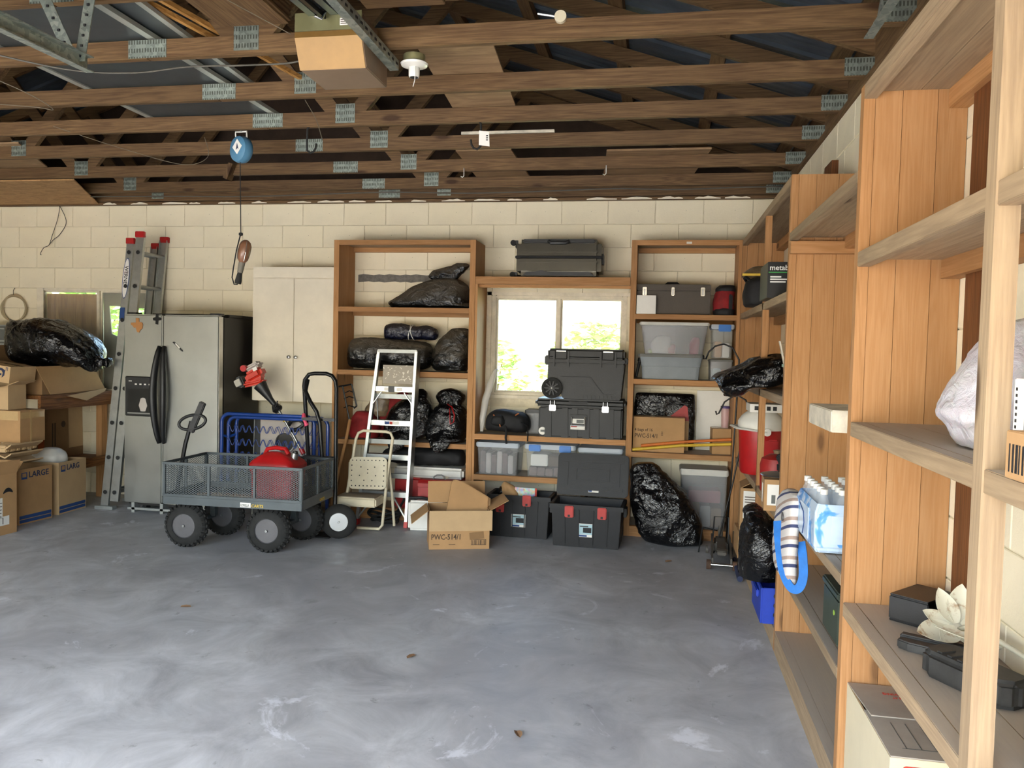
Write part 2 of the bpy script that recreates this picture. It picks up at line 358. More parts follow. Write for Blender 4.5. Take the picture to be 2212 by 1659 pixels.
def block_mesh(w, ax):
    k = (round(w, 3), ax)
    if k not in _bm:
        m = MB(); w2 = w/2-J; h2 = BH/2-J; c = .003
        P = lambda u, t, v: (u, t, v) if ax == 'x' else (t, u, v)
        m.add([P(-w2, .03, -h2), P(w2, .03, -h2), P(w2, .03, h2), P(-w2, .03, h2), P(-w2, c, -h2), P(w2, c, -h2), P(w2, c, h2), P(-w2, c, h2),
               P(-w2+c, 0, -h2+c), P(w2-c, 0, -h2+c), P(w2-c, 0, h2-c), P(-w2+c, 0, h2-c)],
              [(0, 1, 5, 4), (1, 2, 6, 5), (2, 3, 7, 6), (3, 0, 4, 7), (4, 5, 9, 8), (5, 6, 10, 9), (6, 7, 11, 10), (7, 4, 8, 11), (8, 9, 10, 11)])
        me = bpy.data.meshes.new('block'); me.from_pydata(m.v, [], m.f)
        bm = bmesh.new(); bm.from_mesh(me); bmesh.ops.recalc_face_normals(bm, faces=bm.faces); bm.to_mesh(me); bm.free()
        me.materials.append(MATS['painted_block']); _bm[k] = me
    return _bm[k]
def blocks(wall, u0, u1, joint, ax, t, wins, ztop=HW):
    for r in range(14):
        zc = HW - BH*(r+.5); off = joint + (BW/2 if r % 2 else 0); k0 = math.floor((u0-off)/BW)
        for k in range(k0, k0+40):
            a = max(off+k*BW, u0); c = min(off+(k+1)*BW, u1)
            if c-a < .02: continue
            segs = [(a, c)]
            for w in wins:
                if zc > w[2]-.06 and zc < w[3]+.06:
                    ns = []
                    for p, q in segs:
                        if w[0] > p: ns.append((p, min(q, w[0])))
                        if w[1] < q: ns.append((max(p, w[1]), q))
                    segs = [(p, q) for p, q in ns if q-p > .02]
            for p, q in segs:
                o = link('block', block_mesh(q-p, ax), wall, loc=((p+q)/2, t, zc) if ax == 'x' else (t, (p+q)/2, zc))
blocks(wb, -7.0, XR, -5.755, 'x', YB-.002, WIN); blocks(wr_, 1.0, YB-.01, 1.12, 'y', XR-.002, [])
# exposed grey strip and paint chips on the back wall
plain('bare_block', '#77736c', .9, var=.2, nscale=30, bump=.5, bscale=90)
MB().prism([(-2.76+.81*k/16, 2.118+.012*((k*7) % 5)/5) for k in range(17)] + [(-1.95-.81*k/16, 2.194-.012*((k*3) % 5)/5) for k in range(17)], .0045, FRONT((0, YB, 0))).build('bare_strip', 'bare_block', wb, label='unpainted grey block strip')
plain('paint_white', '#e6ddc9', .55, var=.06, nscale=3, bump=.1, bscale=30)
plain('frame_paint', '#e4dac4', .6, var=.1, nscale=14, bump=.2, bscale=40)
# windows
def window(name, w, mull, mat, panemats):
    x0, x1, z0, z1 = w; t = .04
    mb = MB().box(x0, x0+t, YB+.0, YB+.09, z0, z1).box(x1-t, x1, YB, YB+.09, z0, z1).box(x0+t, x1-t, YB, YB+.09, z1-t*.6, z1).box(x0+t, x1-t, YB, YB+.09, z0, z0+t*.6)
    o = struct(mb.build(name, mat, bevel=.004))
    MB().box(mull-.016, mull+.016, YB+.01, YB+.07, z0+t*.6, z1-t*.6).build('mullion', mat, o, bevel=.003)
    for (a, c), pm in zip(((x0+t, mull-.016), (mull+.016, x1-t)), panemats):
        MB().box(a, c, YB+.045, YB+.049, z0+t*.6, z1-t*.6).build('pane', pm, o)
        sm = MB()
        for q in ((a, a+.014, z0+t*.6, z1-t*.6), (c-.014, c, z0+t*.6, z1-t*.6), (a+.014, c-.014, z1-t*.6-.014, z1-t*.6), (a+.014, c-.014, z0+t*.6, z0+t*.6+.014)):
            sm.box(q[0], q[1], YB+.035, YB+.058, q[2], q[3])
        sm.build('sash', mat, o)
    return o
w1 = window('window_1', WIN[0], -.882, 'frame_paint', ('window_glass', 'window_glass'))
MB().box(WIN[0][0]-.05, WIN[0][1]+.03, YB-.03, YB+.0, WIN[0][2]-.03, WIN[0][2]).build('window_sill', 'frame_paint', w1, bevel=.004)
MB().box(WIN[0][0]-.04, WIN[0][0], YB-.012, YB+.0, WIN[0][2], WIN[0][3]+.03).box(WIN[0][0]-.04, WIN[0][1]+.03, YB-.012, YB, WIN[0][3], WIN[0][3]+.03).build('casing', 'frame_paint', w1)
w2 = window('window_2', WIN[1], -5.483, 'frame_paint', ('dirty_glass', 'dirty_glass'))
MB().box(WIN[1][0], WIN[1][0]+.075, YB-.006, YB, WIN[1][2], WIN[1][3]).build('casing', 'frame_paint', w2)
MB().box(-6.14, -5.53, YB+.10, YB+.11, 1.0, 1.985).build('plywood_cover', 'plywood_orange', w2, label='plywood sheet behind left pane')
plain('grey_board', '#a59a8c', .85, var=.1)
MB().prism([(-5.56, 1.0), (-4.9, 1.0), (-4.9, 1.06), (-5.27, 1.06), (-5.29, 1.55), (-5.395, 1.59), (-5.425, 1.87), (-4.9, 1.84), (-4.9, 2.035), (-5.56, 2.035)], .012, frame((0, YB+.112, 0), (1, 0, 0), (0, 0, 1))).build('grey_cover', 'grey_board', w2)
# roof
ZC, RX, SL = 2.87, -3.335, .333
struct_roof = MB()
def zroof(x): return ZC + .089 + .02 + (XR - x if x > RX else x - (2*RX-XR))*SL
def corr(x0, x1, y0, y1):
    m = MB(); n = int((y1-y0)/.0225); rs = []
    pat = [0, 0, .018, .018]
    vs = []; 
    for i in range(n+1):
        y = y0+(y1-y0)*i/n; dz = [0, .014, .014, 0][i % 4] if i % 12 < 4 else [0, .003, .003, 0][i % 4]
        vs += [(x0, y, zroof(x0)+.15+dz), (x1, y, zroof(x1)+.15+dz)]
    return m.add(vs, [(2*i, 2*i+1, 2*i+3, 2*i+2) for i in range(n)])
ce = struct(MB().box(RX-.2, RX+.2, YF-.3, YB+.4, zroof(RX)+.2, zroof(RX)+.21).build('ceiling', 'metal_roof'))
for y0 in (-.9, .1, 1.1, 2.1, 3.1, 4.1, 5.1, 6.1):
    for a, c in ((RX, XR+.5), (2*RX-XR-.5, RX)): corr(a, c, y0, y0+1.35 if y0 > 6 else y0+1.005).build('roof_panel', 'metal_roof', ce, fix=False)
for i in range(8):
    x = XR - .05 - i*.60
    if x > RX: 
        for xx in (x, 2*RX-x): MB().beam((xx, YF-.2, zroof(xx)+.128), (xx, YB+.2, zroof(xx)+.128), .089, .038, (SL*(-1 if xx > RX else 1)*-1, 0, 1)).build('purlin', 'truss_wood_y', ce)
gp = [(XR+.25, HW), (XR+.25, zroof(XR)+.10), (RX, zroof(RX)+.19), (2*RX-XR-.25, zroof(XR)+.10), (2*RX-XR-.25, HW)]
plain('dark_sheathing', '#3a2c22', .9, var=.2)
MB().prism(gp, -.02, frame((0, YB+.08, 0), (1, 0, 0), (0, 0, 1))).build('gable_sheathing', 'dark_sheathing', wb)
gf = [(p[0], p[1]) for p in gp]; MB().prism(gf, .02, frame((0, YF-.1, 0), (1, 0, 0), (0, 0, 1))).build('gable_sheathing', 'dark_sheathing', struct(bpy.data.objects['wall_front']))
MB().box(XR-.02, XR+.2, YF, YB, HW, HW+.025).build('top_plate', 'truss_wood_y', wr_)
MB().box(XL, XR, YB-.05, YB+.05, HW, HW+.022).build('top_plate', 'truss_wood_x', wb)
rs_ = random.Random(4)
for p in [-5.4+.31*k+.1*rs_.random() for k in range(20)]:
    L_ = .08+.2*rs_.random(); N_ = 7; hh = [.004+.014*math.sin(PI*(k+.5)/N_)*(.5+rs_.random()) for k in range(N_)]
    MB().prism([(p, HW)] + [(p+L_*k/(N_-1), HW+hh[k]) for k in range(N_)] + [(p+L_, HW)], .003, frame((0, YB-.05, 0), (1, 0, 0), (0, 0, 1))).build('paint_smear', 'paint_white', wb)
TRUSS = [2.87, 3.48, 4.11, 4.67, 5.27, 5.927, 6.547, 6.955]
TLAB = ['nearest timber roof truss at the top left edge of the picture', 'timber roof truss right behind the garage door opener motor', 'timber roof truss just past the porcelain lamp holder, plates near its ends',
        'timber roof truss from which both black J hooks hang', 'timber roof truss just behind the two black J hooks', 'third timber roof truss in front of the back block wall', 'second timber roof truss in front of the back block wall', 'timber roof truss lying right against the top of the back wall']
for Y, lab in zip(TRUSS, TLAB):
    t = thing('roof_truss', lab, 'roof truss', (RX, Y, ZC), group='timber roof trusses'); Y0 = Y
    hl = 2*RX-XR
    MB().box(-2.44, XR+.1, Y0, Y0+.038, ZC, ZC+.089).build('bottom_chord', 'truss_wood_x', t, True, bevel=.003)
    MB().box(hl-.1, -2.443, Y0, Y0+.038, ZC, ZC+.089).build('bottom_chord', 'truss_wood_x', t, True, bevel=.003)
    for xa in (XR+.35, hl-.35):
        MB().beam((xa, Y0+.019, zroof(xa)+.055), (RX, Y0+.019, zroof(RX)+.055), .038, .089).build('top_chord', 'truss_wood_x', t, True)
    q = (XR+RX)/2
    for xb, xt in ((-1.93, q), (-1.93, RX+.1), (-4.76, 2*RX-q), (-4.76, RX-.1)):
        MB().beam((xb+(.05 if xt > xb else -.05), Y0+.019, ZC+.06), (xt, Y0+.019, zroof(xt)+.03), .036, .089).build('web', 'truss_wood_x', t, True)
    pl = [(-2.44, .045, .2, .085), (-1.93, .075, .125, .115), (-4.76, .075, .125, .115), (XR-.02, .05, .19, .085), (hl+.02, .05, .19, .085)]
    for x, z, w, h in pl: MB().box(x-w/2, x+w/2, Y0-.0025, Y0, ZC+z-h/2, ZC+z+h/2).build('gusset_plate', 'gusset_metal', t, True)
# shelving
PF, PT = 6.66, 7.045   # back wall units front / back
def plank_panel(par, x0, x1, y0, y1, z0, z1, ax):
    """upright end panel: front stile plus two wide boards side by side"""
    if ax == 'x':   # panel thin in x, deep in y
        cuts = [y0, y0+.038, y0+.038+(y1-y0-.038)*.55, y1]
        for i, (a, c) in enumerate(zip(cuts, cuts[1:])):
            d = 0 if i == 0 else .003; MB().box(x0+d, x1-d, a+.0008, c-.0008, z0, z1).build('stile' if i == 0 else 'board', 'pine_z' if i == 0 else 'pine_panel_z', par, True)
    else:
        cuts = [x0, x0+.036, x0+.036+(x1-x0-.036)*.30, x0+.036+(x1-x0-.036)*.68, x1]
        for i, (a, c) in enumerate(zip(cuts, cuts[1:])):
            d = 0 if i == 0 else .003; MB().box(a+.0008, c-.0008, y0+d, y1-d, z0, z1).build('stile' if i == 0 else 'board', 'pine_z' if i == 0 else 'pine_panel_z', par, True)
def shelf_x(par, x0, x1, ztop, rail=True, th=.042, mat='pine_x', brail=True):
    MB().box(x0, x1, PF, PF+.04, ztop-th, ztop).build('front_rail', mat, par, True, bevel=.002)
    MB().box(x0, x1, PF+.041, PF+.21, ztop-.022, ztop).build('shelf_board', 'grey_pine_x', par, True)
    MB().box(x0, x1, PF+.212, PT-.002, ztop-.022, ztop).build('shelf_board', 'grey_pine_x', par, True)
    if brail: MB().box(x0, x1, PT-.042, PT-.002, ztop-.064, ztop-.023).build('back_rail', mat, par, True)
uA = thing('shelf_unit', 'tall open pine shelf unit behind the aluminium stepladder, holding trash bags', 'shelves', (-2.2, 6.85, 0), group='built-in pine shelving')
plank_panel(uA, -2.837, -2.79, PF, PT, 0, 2.455, 'x'); plank_panel(uA, -1.606, -1.558, PF, PT, 0, 2.455, 'x')
for z in (2.455, 1.871, 1.316, .70): shelf_x(uA, -2.79, -1.606, z)
MB().box(-2.79, -1.606, PF+.04, PF+.08, 0.0, .10).build('toe_board', 'pine_x', uA, True); MB().box(-2.79, -1.606, PF+.081, PT-.002, .08, .10).build('shelf_board', 'grey_pine_x', uA, True)
uB = thing('window_bench', 'low pine shelf bay framing the right window, under the black suitcase', 'shelves', (-.9, 6.85, 0), group='built-in pine shelving')
MB().box(-1.556, -.246, PF, PF+.04, 2.08, 2.144).build('header', 'pine_x', uB, True, bevel=.002)
MB().box(-1.556, -.246, PF+.041, PT-.002, 2.122, 2.144).build('shelf_board', 'grey_pine_x', uB, True)
MB().box(-1.556, -.246, PF+.05, PF+.09, 2.055, 2.08).build('back_rail', 'pine_x', uB, True)
MB().box(-1.556, -1.535, PF+.005, PT-.002, 0, 2.08).build('liner_board', 'pine_panel_z', uB, True)
for z in (.798, .448): shelf_x(uB, -1.535, -.246, z, th=.046)
MB().box(-.62, -.58, PF+.1, PT-.01, .0, .40).build('support', 'pine_z', uB, True)
uC = thing('shelf_unit', 'tall pine shelf unit right of the window, with the brown tool chest', 'shelves', (.2, 6.85, 0), group='built-in pine shelving')
plank_panel(uC, -.244, -.197, PF, PT, 0, 2.45, 'x'); plank_panel(uC, .609, .654, PF, PT, 0, 2.45, 'x')
for z in (2.45, 1.846, 1.311, .704): shelf_x(uC, -.197, .609, z)
MB().box(-.197, .609, PF, PF+.04, 0, .086).build('toe_board', 'pine_x', uC, True); MB().box(-.197, .609, PF+.041, PT-.002, .06, .086).build('shelf_board', 'grey_pine_x', uC, True)
plain('sticker_white', '#ddd8cc', .6, var=.05); plain('ink_black', '#17171a', .6, var=.0)
MB().box(.195, .238, PF-.001, PF, 2.418, 2.436).build('sticker', 'sticker_white', uC, True)
QF, QT = .632, .947
def shelf_y(par, y0, y1, ztop, th=.045, mat='grey_pine_y', cleat=True):
    MB().box(QF, QF+.04, y0, y1, ztop-th, ztop).build('front_rail', mat, par, True, bevel=.002)
    for a, c in ((QF+.041, QF+.17), (QF+.172, QT)): MB().box(a, c, y0, y1, ztop-.024, ztop).build('shelf_board', mat, par, True)
    if cleat: MB().box(QT-.06, QT, y0+.01, y1, ztop-.085, ztop-.025).build('cleat', 'pine_y', par, True)
r3 = thing('side_shelf_unit', 'far pine shelf bay on the right wall, holding the red cooler and tub', 'shelves', (.79, 5.4, 0), group='right wall pine shelving')
plank_panel(r3, QF, QT, 6.60, 6.645, 0, 2.44, 'y'); plank_panel(r3, QF, QT, 4.235, 4.278, 0, 2.44, 'y')
for z in (2.44, 1.857, 1.318, .708): shelf_y(r3, 4.28, 6.598, z)
MB().box(QF, QF+.038, 5.20, 5.24, .10, 2.395).build('mid_stud', 'pine_z', r3, True)
MB().box(QF, QF+.04, 4.28, 6.598, 0, .11).build('toe_board', 'grey_pine_y', r3, True); MB().box(QF+.041, QT, 4.28, 6.598, .088, .11).build('shelf_board', 'grey_pine_y', r3, True)
r2 = thing('side_shelf_unit', 'middle pine shelf bay on the right wall, with the bottled water', 'shelves', (.79, 3.5, 0), group='right wall pine shelving')
for z, y1 in ((2.148, 4.233), (.468, 4.233)): shelf_y(r2, 2.842, y1, z, th=.042)
shelf_y(r2, 2.842, 3.95, .79, th=.042)
MB().box(QF, QT, 4.19, 4.232, 2.04, 2.10).build('cleat', 'pine_x', r2, True)
MB().box(QF, QF+.04, 2.842, 4.233, 0, .112).build('toe_board', 'grey_pine_y', r2, True); MB().box(QF+.041, QT, 2.842, 4.233, .09, .112).build('shelf_board', 'grey_pine_y', r2, True)
plain('pale_wood', '#cfc6b4', .7, var=.2, nscale=12)
MB().box(QF-.015, QF+.16, 3.02, 3.45, 1.255, 1.335).build('plank_end', 'pale_wood', r2, True, bevel=.004, label='whitewashed plank stub')
r1 = thing('side_shelf_unit', 'nearest pine shelf bay on the right wall, with the metal flower', 'shelves', (.79, 2.0, 0), group='right wall pine shelving')
plank_panel(r1, QF, QT, 2.795, 2.84, 0, 2.415, 'y')
for z in (2.415, 1.872, 1.314, .709): shelf_y(r1, .6, 2.793, z, th=.048)
MB().box(QF-.004, QF+.042, 1.69, 1.738, 0, 2.37).build('mid_stud', 'grey_pine_z', r1, True)
plank_panel(r1, QF, QT, .56, .60, 0, 2.415, 'y')
for nm, y0, y1, z1 in (('wall_post', 2.45, 2.65, 2.80), ('wall_post', 4.72, 4.92, 2.62)):
    o = MB().box(QT-.035, QT+.002, y0, y1, 0, z1).build(nm, 'old_board', wr_)
# ------------------------------------------------------------------ shared small materials
plain('cardboard', '#b08a5f', .85, var=.07, nscale=5, bump=.08, bscale=40); plain('cardboard_dark', '#8a6a47', .85, var=.08); plain('cardboard_pale', '#c0a27a', .85, var=.06, nscale=4)
plain('cardboard_inner', '#a58052', .9, var=.06)
plain('print_brown', '#4a3a2c', .8, var=0); plain('print_blue', '#27477f', .7, var=.1); plain('print_navy', '#26304f', .7, var=0); plain('label_white', '#e8e6e0', .6, var=.03); plain('print_red', '#b5382b', .7, var=.1); plain('print_orange', '#a5501f', .8, var=.2)
plain('black_plastic', '#1b1c1e', .45, var=.2, bump=.1, bscale=200); plain('black_rubber', '#232322', .85, var=.25, nscale=12, bump=.3, bscale=60); plain('black_metal', '#191a1c', .35, metal=.3, var=.15)
plain('chrome', '#c9c9c6', .22, metal=1.0, var=.06); plain('steel', '#9a9c9c', .35, metal=.9, var=.12); plain('aluminium', '#bcbfbc', .38, metal=.85, var=.08, nscale=15); plain('alu_dull', '#a9aca9', .5, metal=.6, var=.12)
plain('red_plastic', '#b3191c', .4, var=.15, nscale=5); plain('red_paint', '#a3201f', .5, var=.18); plain('white_plastic', '#e2e0da', .45, var=.05); plain('yellow_plastic', '#d9b52a', .5, var=.1); plain('pink_tape', '#e8577a', .6, var=.1)
plain('pale_grey', '#b9b1ab', .6, var=.06)
plain('clear_tape', '#c9a877', .12, var=.1, coat=.6)
def panel_box(mb, w, d, h, t=.005, top=False):
    mb.box(-w/2, w/2, -d/2, -d/2+t, 0, h).box(-w/2, w/2, d/2-t, d/2, 0, h).box(-w/2, -w/2+t, -d/2+t, d/2-t, 0, h).box(w/2-t, w/2, -d/2+t, d/2-t, 0, h).box(-w/2+t, w/2-t, -d/2+t, d/2-t, .0, t)
    if top: mb.box(-w/2+t, w/2-t, -d/2+t, d/2-t, h-t, h)
    return mb
def flap(par, side, w, d, h, L, ang, mat='cardboard', t=.004, inset=.004, skew=0):
    """carton flap hinged on the top edge; ang 0 upright, 90 level outwards, 180 hanging outside"""
    a = math.radians(ang)
    if side in 'fb': o = Vector((0, -d/2 if side == 'f' else d/2, h)); x = Vector((1, 0, 0)); out = Vector((0, -1 if side == 'f' else 1, 0)); wd = w-inset
    else: o = Vector((-w/2 if side == 'l' else w/2, 0, h)); x = Vector((0, 1, 0)); out = Vector((-1 if side == 'l' else 1, 0, 0)); wd = d-inset
    up = Vector((0, 0, 1))*math.cos(a) + out*math.sin(a); o = o + out*(.004 if ang > 100 else 0) + up*.002
    M = frame(o, x, up); return MB().prism([(-wd/2, 0), (wd/2, 0), (wd/2+skew, L), (-wd/2+skew, L)], t, M).build('flap', mat, par)
def carton(label, loc, rz, w, d, h, mat='cardboard', flaps=(), top=False, group='cardboard boxes', R=None, name='cardboard_box'):
    t = thing(name, label, 'box', loc, rz, group, R)
    panel_box(MB(), w, d, h, top=top).build('carton_body', mat, t)
    for f in flaps: flap(t, f[0], w, d, h, f[1], f[2], f[3] if len(f) > 3 else mat)
    if top: MB().box(-w/2, w/2, -.025, .025, h, h+.001).build('tape_strip', 'clear_tape', t)
    return t
RIGHT = lambda o: frame(o, (0, 1, 0), (0, 0, 1))      # text on a face looking to +X
def patch(par, M, x0, x1, y0, y1, mat, name='label_patch', world=False, h=.0012):
    return MB().prism([(x0, y0), (x1, y0), (x1, y1), (x0, y1)], h, M).build(name, mat, par, world)
# ------------------------------------------------------------------ work bench with boxes at the far left
wood('bench_wood_y', '#8f5f34', '#5c371c', 'y', .4)
bn = thing('workbench', 'brown timber workbench running out from the back wall below the plywood covered window', 'workbench', (-5.75, 6.2, 0))
MB().box(-6.3, -5.28, 6.08, 7.03, .995, 1.03).build('bench_top', 'bench_wood_y', bn, True, bevel=.003)
MB().box(-5.31, -5.28, 6.08, 7.03, .90, .994).build('apron', 'bench_wood_y', bn, True)
MB().box(-6.3, -5.25, 6.47, 7.03, .36, .39).build('lower_shelf', 'bench_wood_y', bn, True); MB().box(-5.25, -5.22, 6.46, 7.03, .33, .415).build('shelf_edge', 'bench_wood_y', bn, True)
for x, y in ((-5.33, 6.92), (-6.28, 6.92), (-6.28, 6.14), (-5.80, 6.14)): MB().box(x-.03, x+.03, y-.04, y+.04, 0, .995).build('leg', 'pine_z', bn, True)
# cartons on the floor and the bench
def moving_box(label, loc, rz, txt, w=.5, d=.36, h=.455):
    t = carton(label, loc, rz, w, d, h, 'cardboard_pale' if txt == 'LARG' else 'cardboard', [('l', .16, 60)])
    M = RIGHT((w/2, 0, 0))
    patch(t, M, -d/2+.01, d/2-.01, .012, .038, 'print_blue', 'blue_band'); patch(t, M, -d/2+.01, d/2-.01, .044, .072, 'print_blue', 'blue_band')
    x = -d/2+.03
    patch(t, RIGHT((w/2, x, h-.075)), 0, .055, -.01, .045, 'print_blue', 'logo_square'); patch(t, RIGHT((w/2+.001, x+.008, h-.068)), 0, .038, 0, .032, 'cardboard', 'logo_inset')
    lettering(txt, .068, RIGHT((w/2+.001, x+.07, h-.075)), 'print_navy', t); return t
moving_box('pale open moving box lettered LARG, nearest the ladder foot', (-5.335, 6.215, 0), math.radians(3), 'LARG')
moving_box('moving box lettered LARGE standing between two other floor boxes', (-5.32, 5.80, 0), math.radians(-4), 'LARGE', d=.34)
t = carton('tan carton with a cut handle hole and white labels, front box at left edge', (-5.12, 5.345, 0), math.radians(-4), .36, .2, .47, 'cardboard', [('r', .11, 18), ('f', .10, 55), ('b', .1, 40)])
MB().prism([(.02*math.cos(a)*2.2, .016*math.sin(a)-.012*math.cos(2*a)) for a in [2*PI*i/20 for i in range(20)]], .0012, RIGHT((.18, .02, .335))).build('handle_hole', 'ink_black', t)
patch(t, RIGHT((.18, -.085, .13)), 0, .055, 0, .16, 'label_white'); patch(t, RIGHT((.18, -.095, .075)), 0, .125, 0, .07, 'label_white')
for k in range(5): patch(t, RIGHT((.1812, -.078+.002*k, .145+.026*k)), 0, .036, 0, .005, 'print_brown', 'print_line')
patch(t, RIGHT((.1812, -.03, .085)), 0, .006, 0, .05, 'print_brown', 'print_line')
for k in range(2): patch(t, frame((.182, -.03, .505-.03*k), (0, 1, 0), (.3, 0, 1)), 0, .07, 0, .012, 'print_brown', 'print_line')
t = thing('packing_insert', 'corrugated cardboard packing inserts stacked on the moving boxes', 'packing', (-5.35, 5.72, .485))
for k in range(3): MB().prism([(x/10*.6-.28, .012*math.sin(x*1.3+k)+.02*(x % 2)) for x in range(10)] + [(x/10*.6-.28, .012*math.sin(x*1.3+k)+.02*(x % 2)-.012) for x in range(9, -1, -1)], .34, frame((0, -.17, .03+k*.05), (1, 0, .05*k), (0, 0, 1)).copy() @ Matrix.Rotation(0, 4, 'X') @ Matrix.Translation((0, 0, -.34))).build('corrugated_sheet', 'cardboard_pale', t)
for k in range(6): MB().box(.0, .20, -.16+k*.058, -.12+k*.058, .115, .17).build('cushion_post', 'cardboard_pale', t, bevel=.006)
carton('taped closed carton with shiny tape over its top edge, left stack', (-5.42, 5.90, .65), 0, .44, .27, .27, 'cardboard', [], True)
t = bpy.data.objects['cardboard_box.003']
patch(t, RIGHT((.22, -.13, .205)), 0, .26, 0, .05, 'clear_tape', 'tape_strip'); patch(t, RIGHT((.2205, -.03, 0)), 0, .02, 0, .27, 'clear_tape', 'tape_strip'); patch(t, FRONT((-.1, -.1352, .19)), 0, .3, 0, .075, 'clear_tape', 'tape_strip')
t2 = carton('small plain carton propped open on the taped carton', (-5.47, 5.86, .925), math.radians(2), .30, .2, .21, 'cardboard_pale', [('r', .10, 70), ('f', .08, 100)])
R_ = Matrix.Rotation(math.radians(7), 3, 'Y')
t = carton('white shipping box printed with a dark curved arrow smile', (-5.60, 5.92, 1.178), 0, .56, .28, .14, 'cardboard_pale', [], True, R=R_)
sm = [(-.26+.46*i/14, -.03-.034*math.sin(PI*min(1, i/14*.95+.05))) for i in range(15)]
MB().prism([(x, y) for x, y in sm] + [(x, y+.026*math.sin(PI*(.25+.6*i/14))+.004) for i, (x, y) in reversed(list(enumerate(sm)))], .0012, FRONT((0, -.14, .09))).build('smile_print', 'print_navy', t)
MB().prism([(.14, .032), (.2, .03), (.232, .015), (.228, -.03), (.205, -.05), (.212, -.01), (.2, .008), (.14, .016)], .0012, FRONT((0, -.14, .09))).build('arrow_print', 'print_navy', t)
for dx in (0, .014): MB().prism([(.238+dx, .018), (.242+dx, .018), (.242+dx, .042), (.246+dx, .042), (.240+dx, .05), (.234+dx, .042), (.238+dx, .042)], .0012, FRONT((0, -.14, .085))).build('arrow_print', 'print_navy', t)
t = carton('big open brown carton on the workbench under the full black bag', (-5.56, 6.48, 1.032), 0, .52, .72, .25, 'cardboard_dark', [('l', .2, 30), ('b', .2, 20)])
MB().prism([(-.44, .25), (.26, .262), (.44, .02), (-.27, .0)], .005, RIGHT((.263, 0, 0))).build('flap', 'cardboard', t)
MB().prism([(-.10, -.02), (.42, .03), (.40, .0), (.15, -.075)], .006, RIGHT((.29, 0, .0))).build('flap', 'cardboard_pale', t)
t = thing('garbage_bag', 'shiny full black garbage bag lying on the open carton at left', 'garbage bag', (-5.44, 6.42, 1.285), math.radians(4), 'black garbage bags')
secs = [(-.55, 0, .335, .004, .008), (-.50, 0, .32, .05, .03), (-.45, 0, .25, .15, .10), (-.36, 0, .19, .23, .17), (-.2, 0, .195, .27, .185), (.05, 0, .19, .28, .18), (.25, 0, .155, .25, .15), (.38, 0, .11, .2, .12), (.45, 0, .07, .13, .10), (.49, 0, .055, .05, .05), (.54, 0, .05, .02, .025), (.60, 0, .05, .045, .03), (.62, 0, .05, .01, .01)]
soft(secs, 72, 9, .8, .035, 4.5, 3, pleat=2.2).xf(Matrix(((0, 0, .86, .03), (1, 0, 0, 0), (-.0, 1.06, -.02, .0), (0, 0, 0, 1)))).build('bag_body', 'black_bag', t, smooth='all')
# flat cartons on the lower shelf
t = thing('flattened_carton', 'flattened grey-brown carton with orange print leaning under the workbench', 'box', (-5.60, 6.60, .392), math.radians(4), 'cardboard boxes')
MB().prism([(-.30, 0), (.21, -.0), (.20, .50), (-.27, .49)], .012, RIGHT((0, 0, 0))).build('carton_body', 'cardboard_dark', t)
patch(t, RIGHT((.012, -.22, .12)), 0, .085, 0, .23, 'print_orange'); 
for k in range(2): patch(t, RIGHT((.012, -.03+.035*k, .12)), 0, .016, 0, .22, 'print_brown', 'print_line')
MB().prism([(.03*math.cos(2*PI*i/20), .03*math.sin(2*PI*i/20)) for i in range(20)], .001, RIGHT((.012, .13, .32))).build('round_mark', 'print_brown', t)
t = thing('flattened_carton', 'plain tan carton panel standing behind the orange printed one', 'box', (-5.63, 6.90, .392), math.radians(3), 'cardboard boxes')
MB().prism([(-.13, .08), (.13, .05), (.12, .5), (-.13, .5)], .012, RIGHT((0, 0, 0))).build('carton_body', 'cardboard_pale', t); MB().box(-.01, .02, -.12, .12, 0, .08).build('carton_base', 'cardboard_dark', t)
t = thing('crumpled_sheet', 'crumpled white plastic sheet poking out of the pale moving box', 'plastic sheet', (-5.34, 6.21, .24))
soft([(0, 0, 0, .14, .10), (.15, 0, 0, .17, .115), (.25, .03, .0, .15, .11), (.31, .05, .0, .07, .06), (.322, .05, .0, .01, .01)], 40, 6, .9, .02, 8, 2).build('sheet_body', 'white_plastic', t, smooth='all')
t = thing('parts_cabinet', 'small grey drawer cabinet on the workbench at the left edge', 'drawer cabinet', (-6.42, 6.86, 1.032))
MB().box(-.2, .2, -.12, .12, 0, .62).build('cabinet_body', 'alu_dull', t, bevel=.004); plain('drawer_grey', '#5f625f', .5, var=.15)
for k in range(4):
    d_ = MB().box(-.19, .19, -.135, -.121, .02+k*.15, .155+k*.15).build('drawer', 'drawer_grey', t, bevel=.003); MB().box(-.19, .19, -.148, -.136, .125+k*.15, .14+k*.15).build('pull', 'alu_dull', d_)
plain('hose_cream', '#b9a988', .5, var=.12)
t = thing('wall_hose', 'coil of cream tubing hung on the block wall at the left edge', 'hose', (-6.4, 7.03, 1.83))
for k in range(4): MB().tube([((.128+.007*k)*math.cos(a), -.012-.007*(k % 2), (.135-.004*k)*math.sin(a)-.004*k) for a in [2*PI*i/40 for i in range(40)]], .0055, 6, True).build('coil', 'hose_cream', t, smooth='all')
MB().tube([(0, 0, .2), (0, -.02, .17), (.01, -.03, .13)], .003, 5).build('hook', 'black_metal', t); MB().box(-.008, .008, -.034, -.0, -.15, -.128).build('tie', 'black_plastic', t)
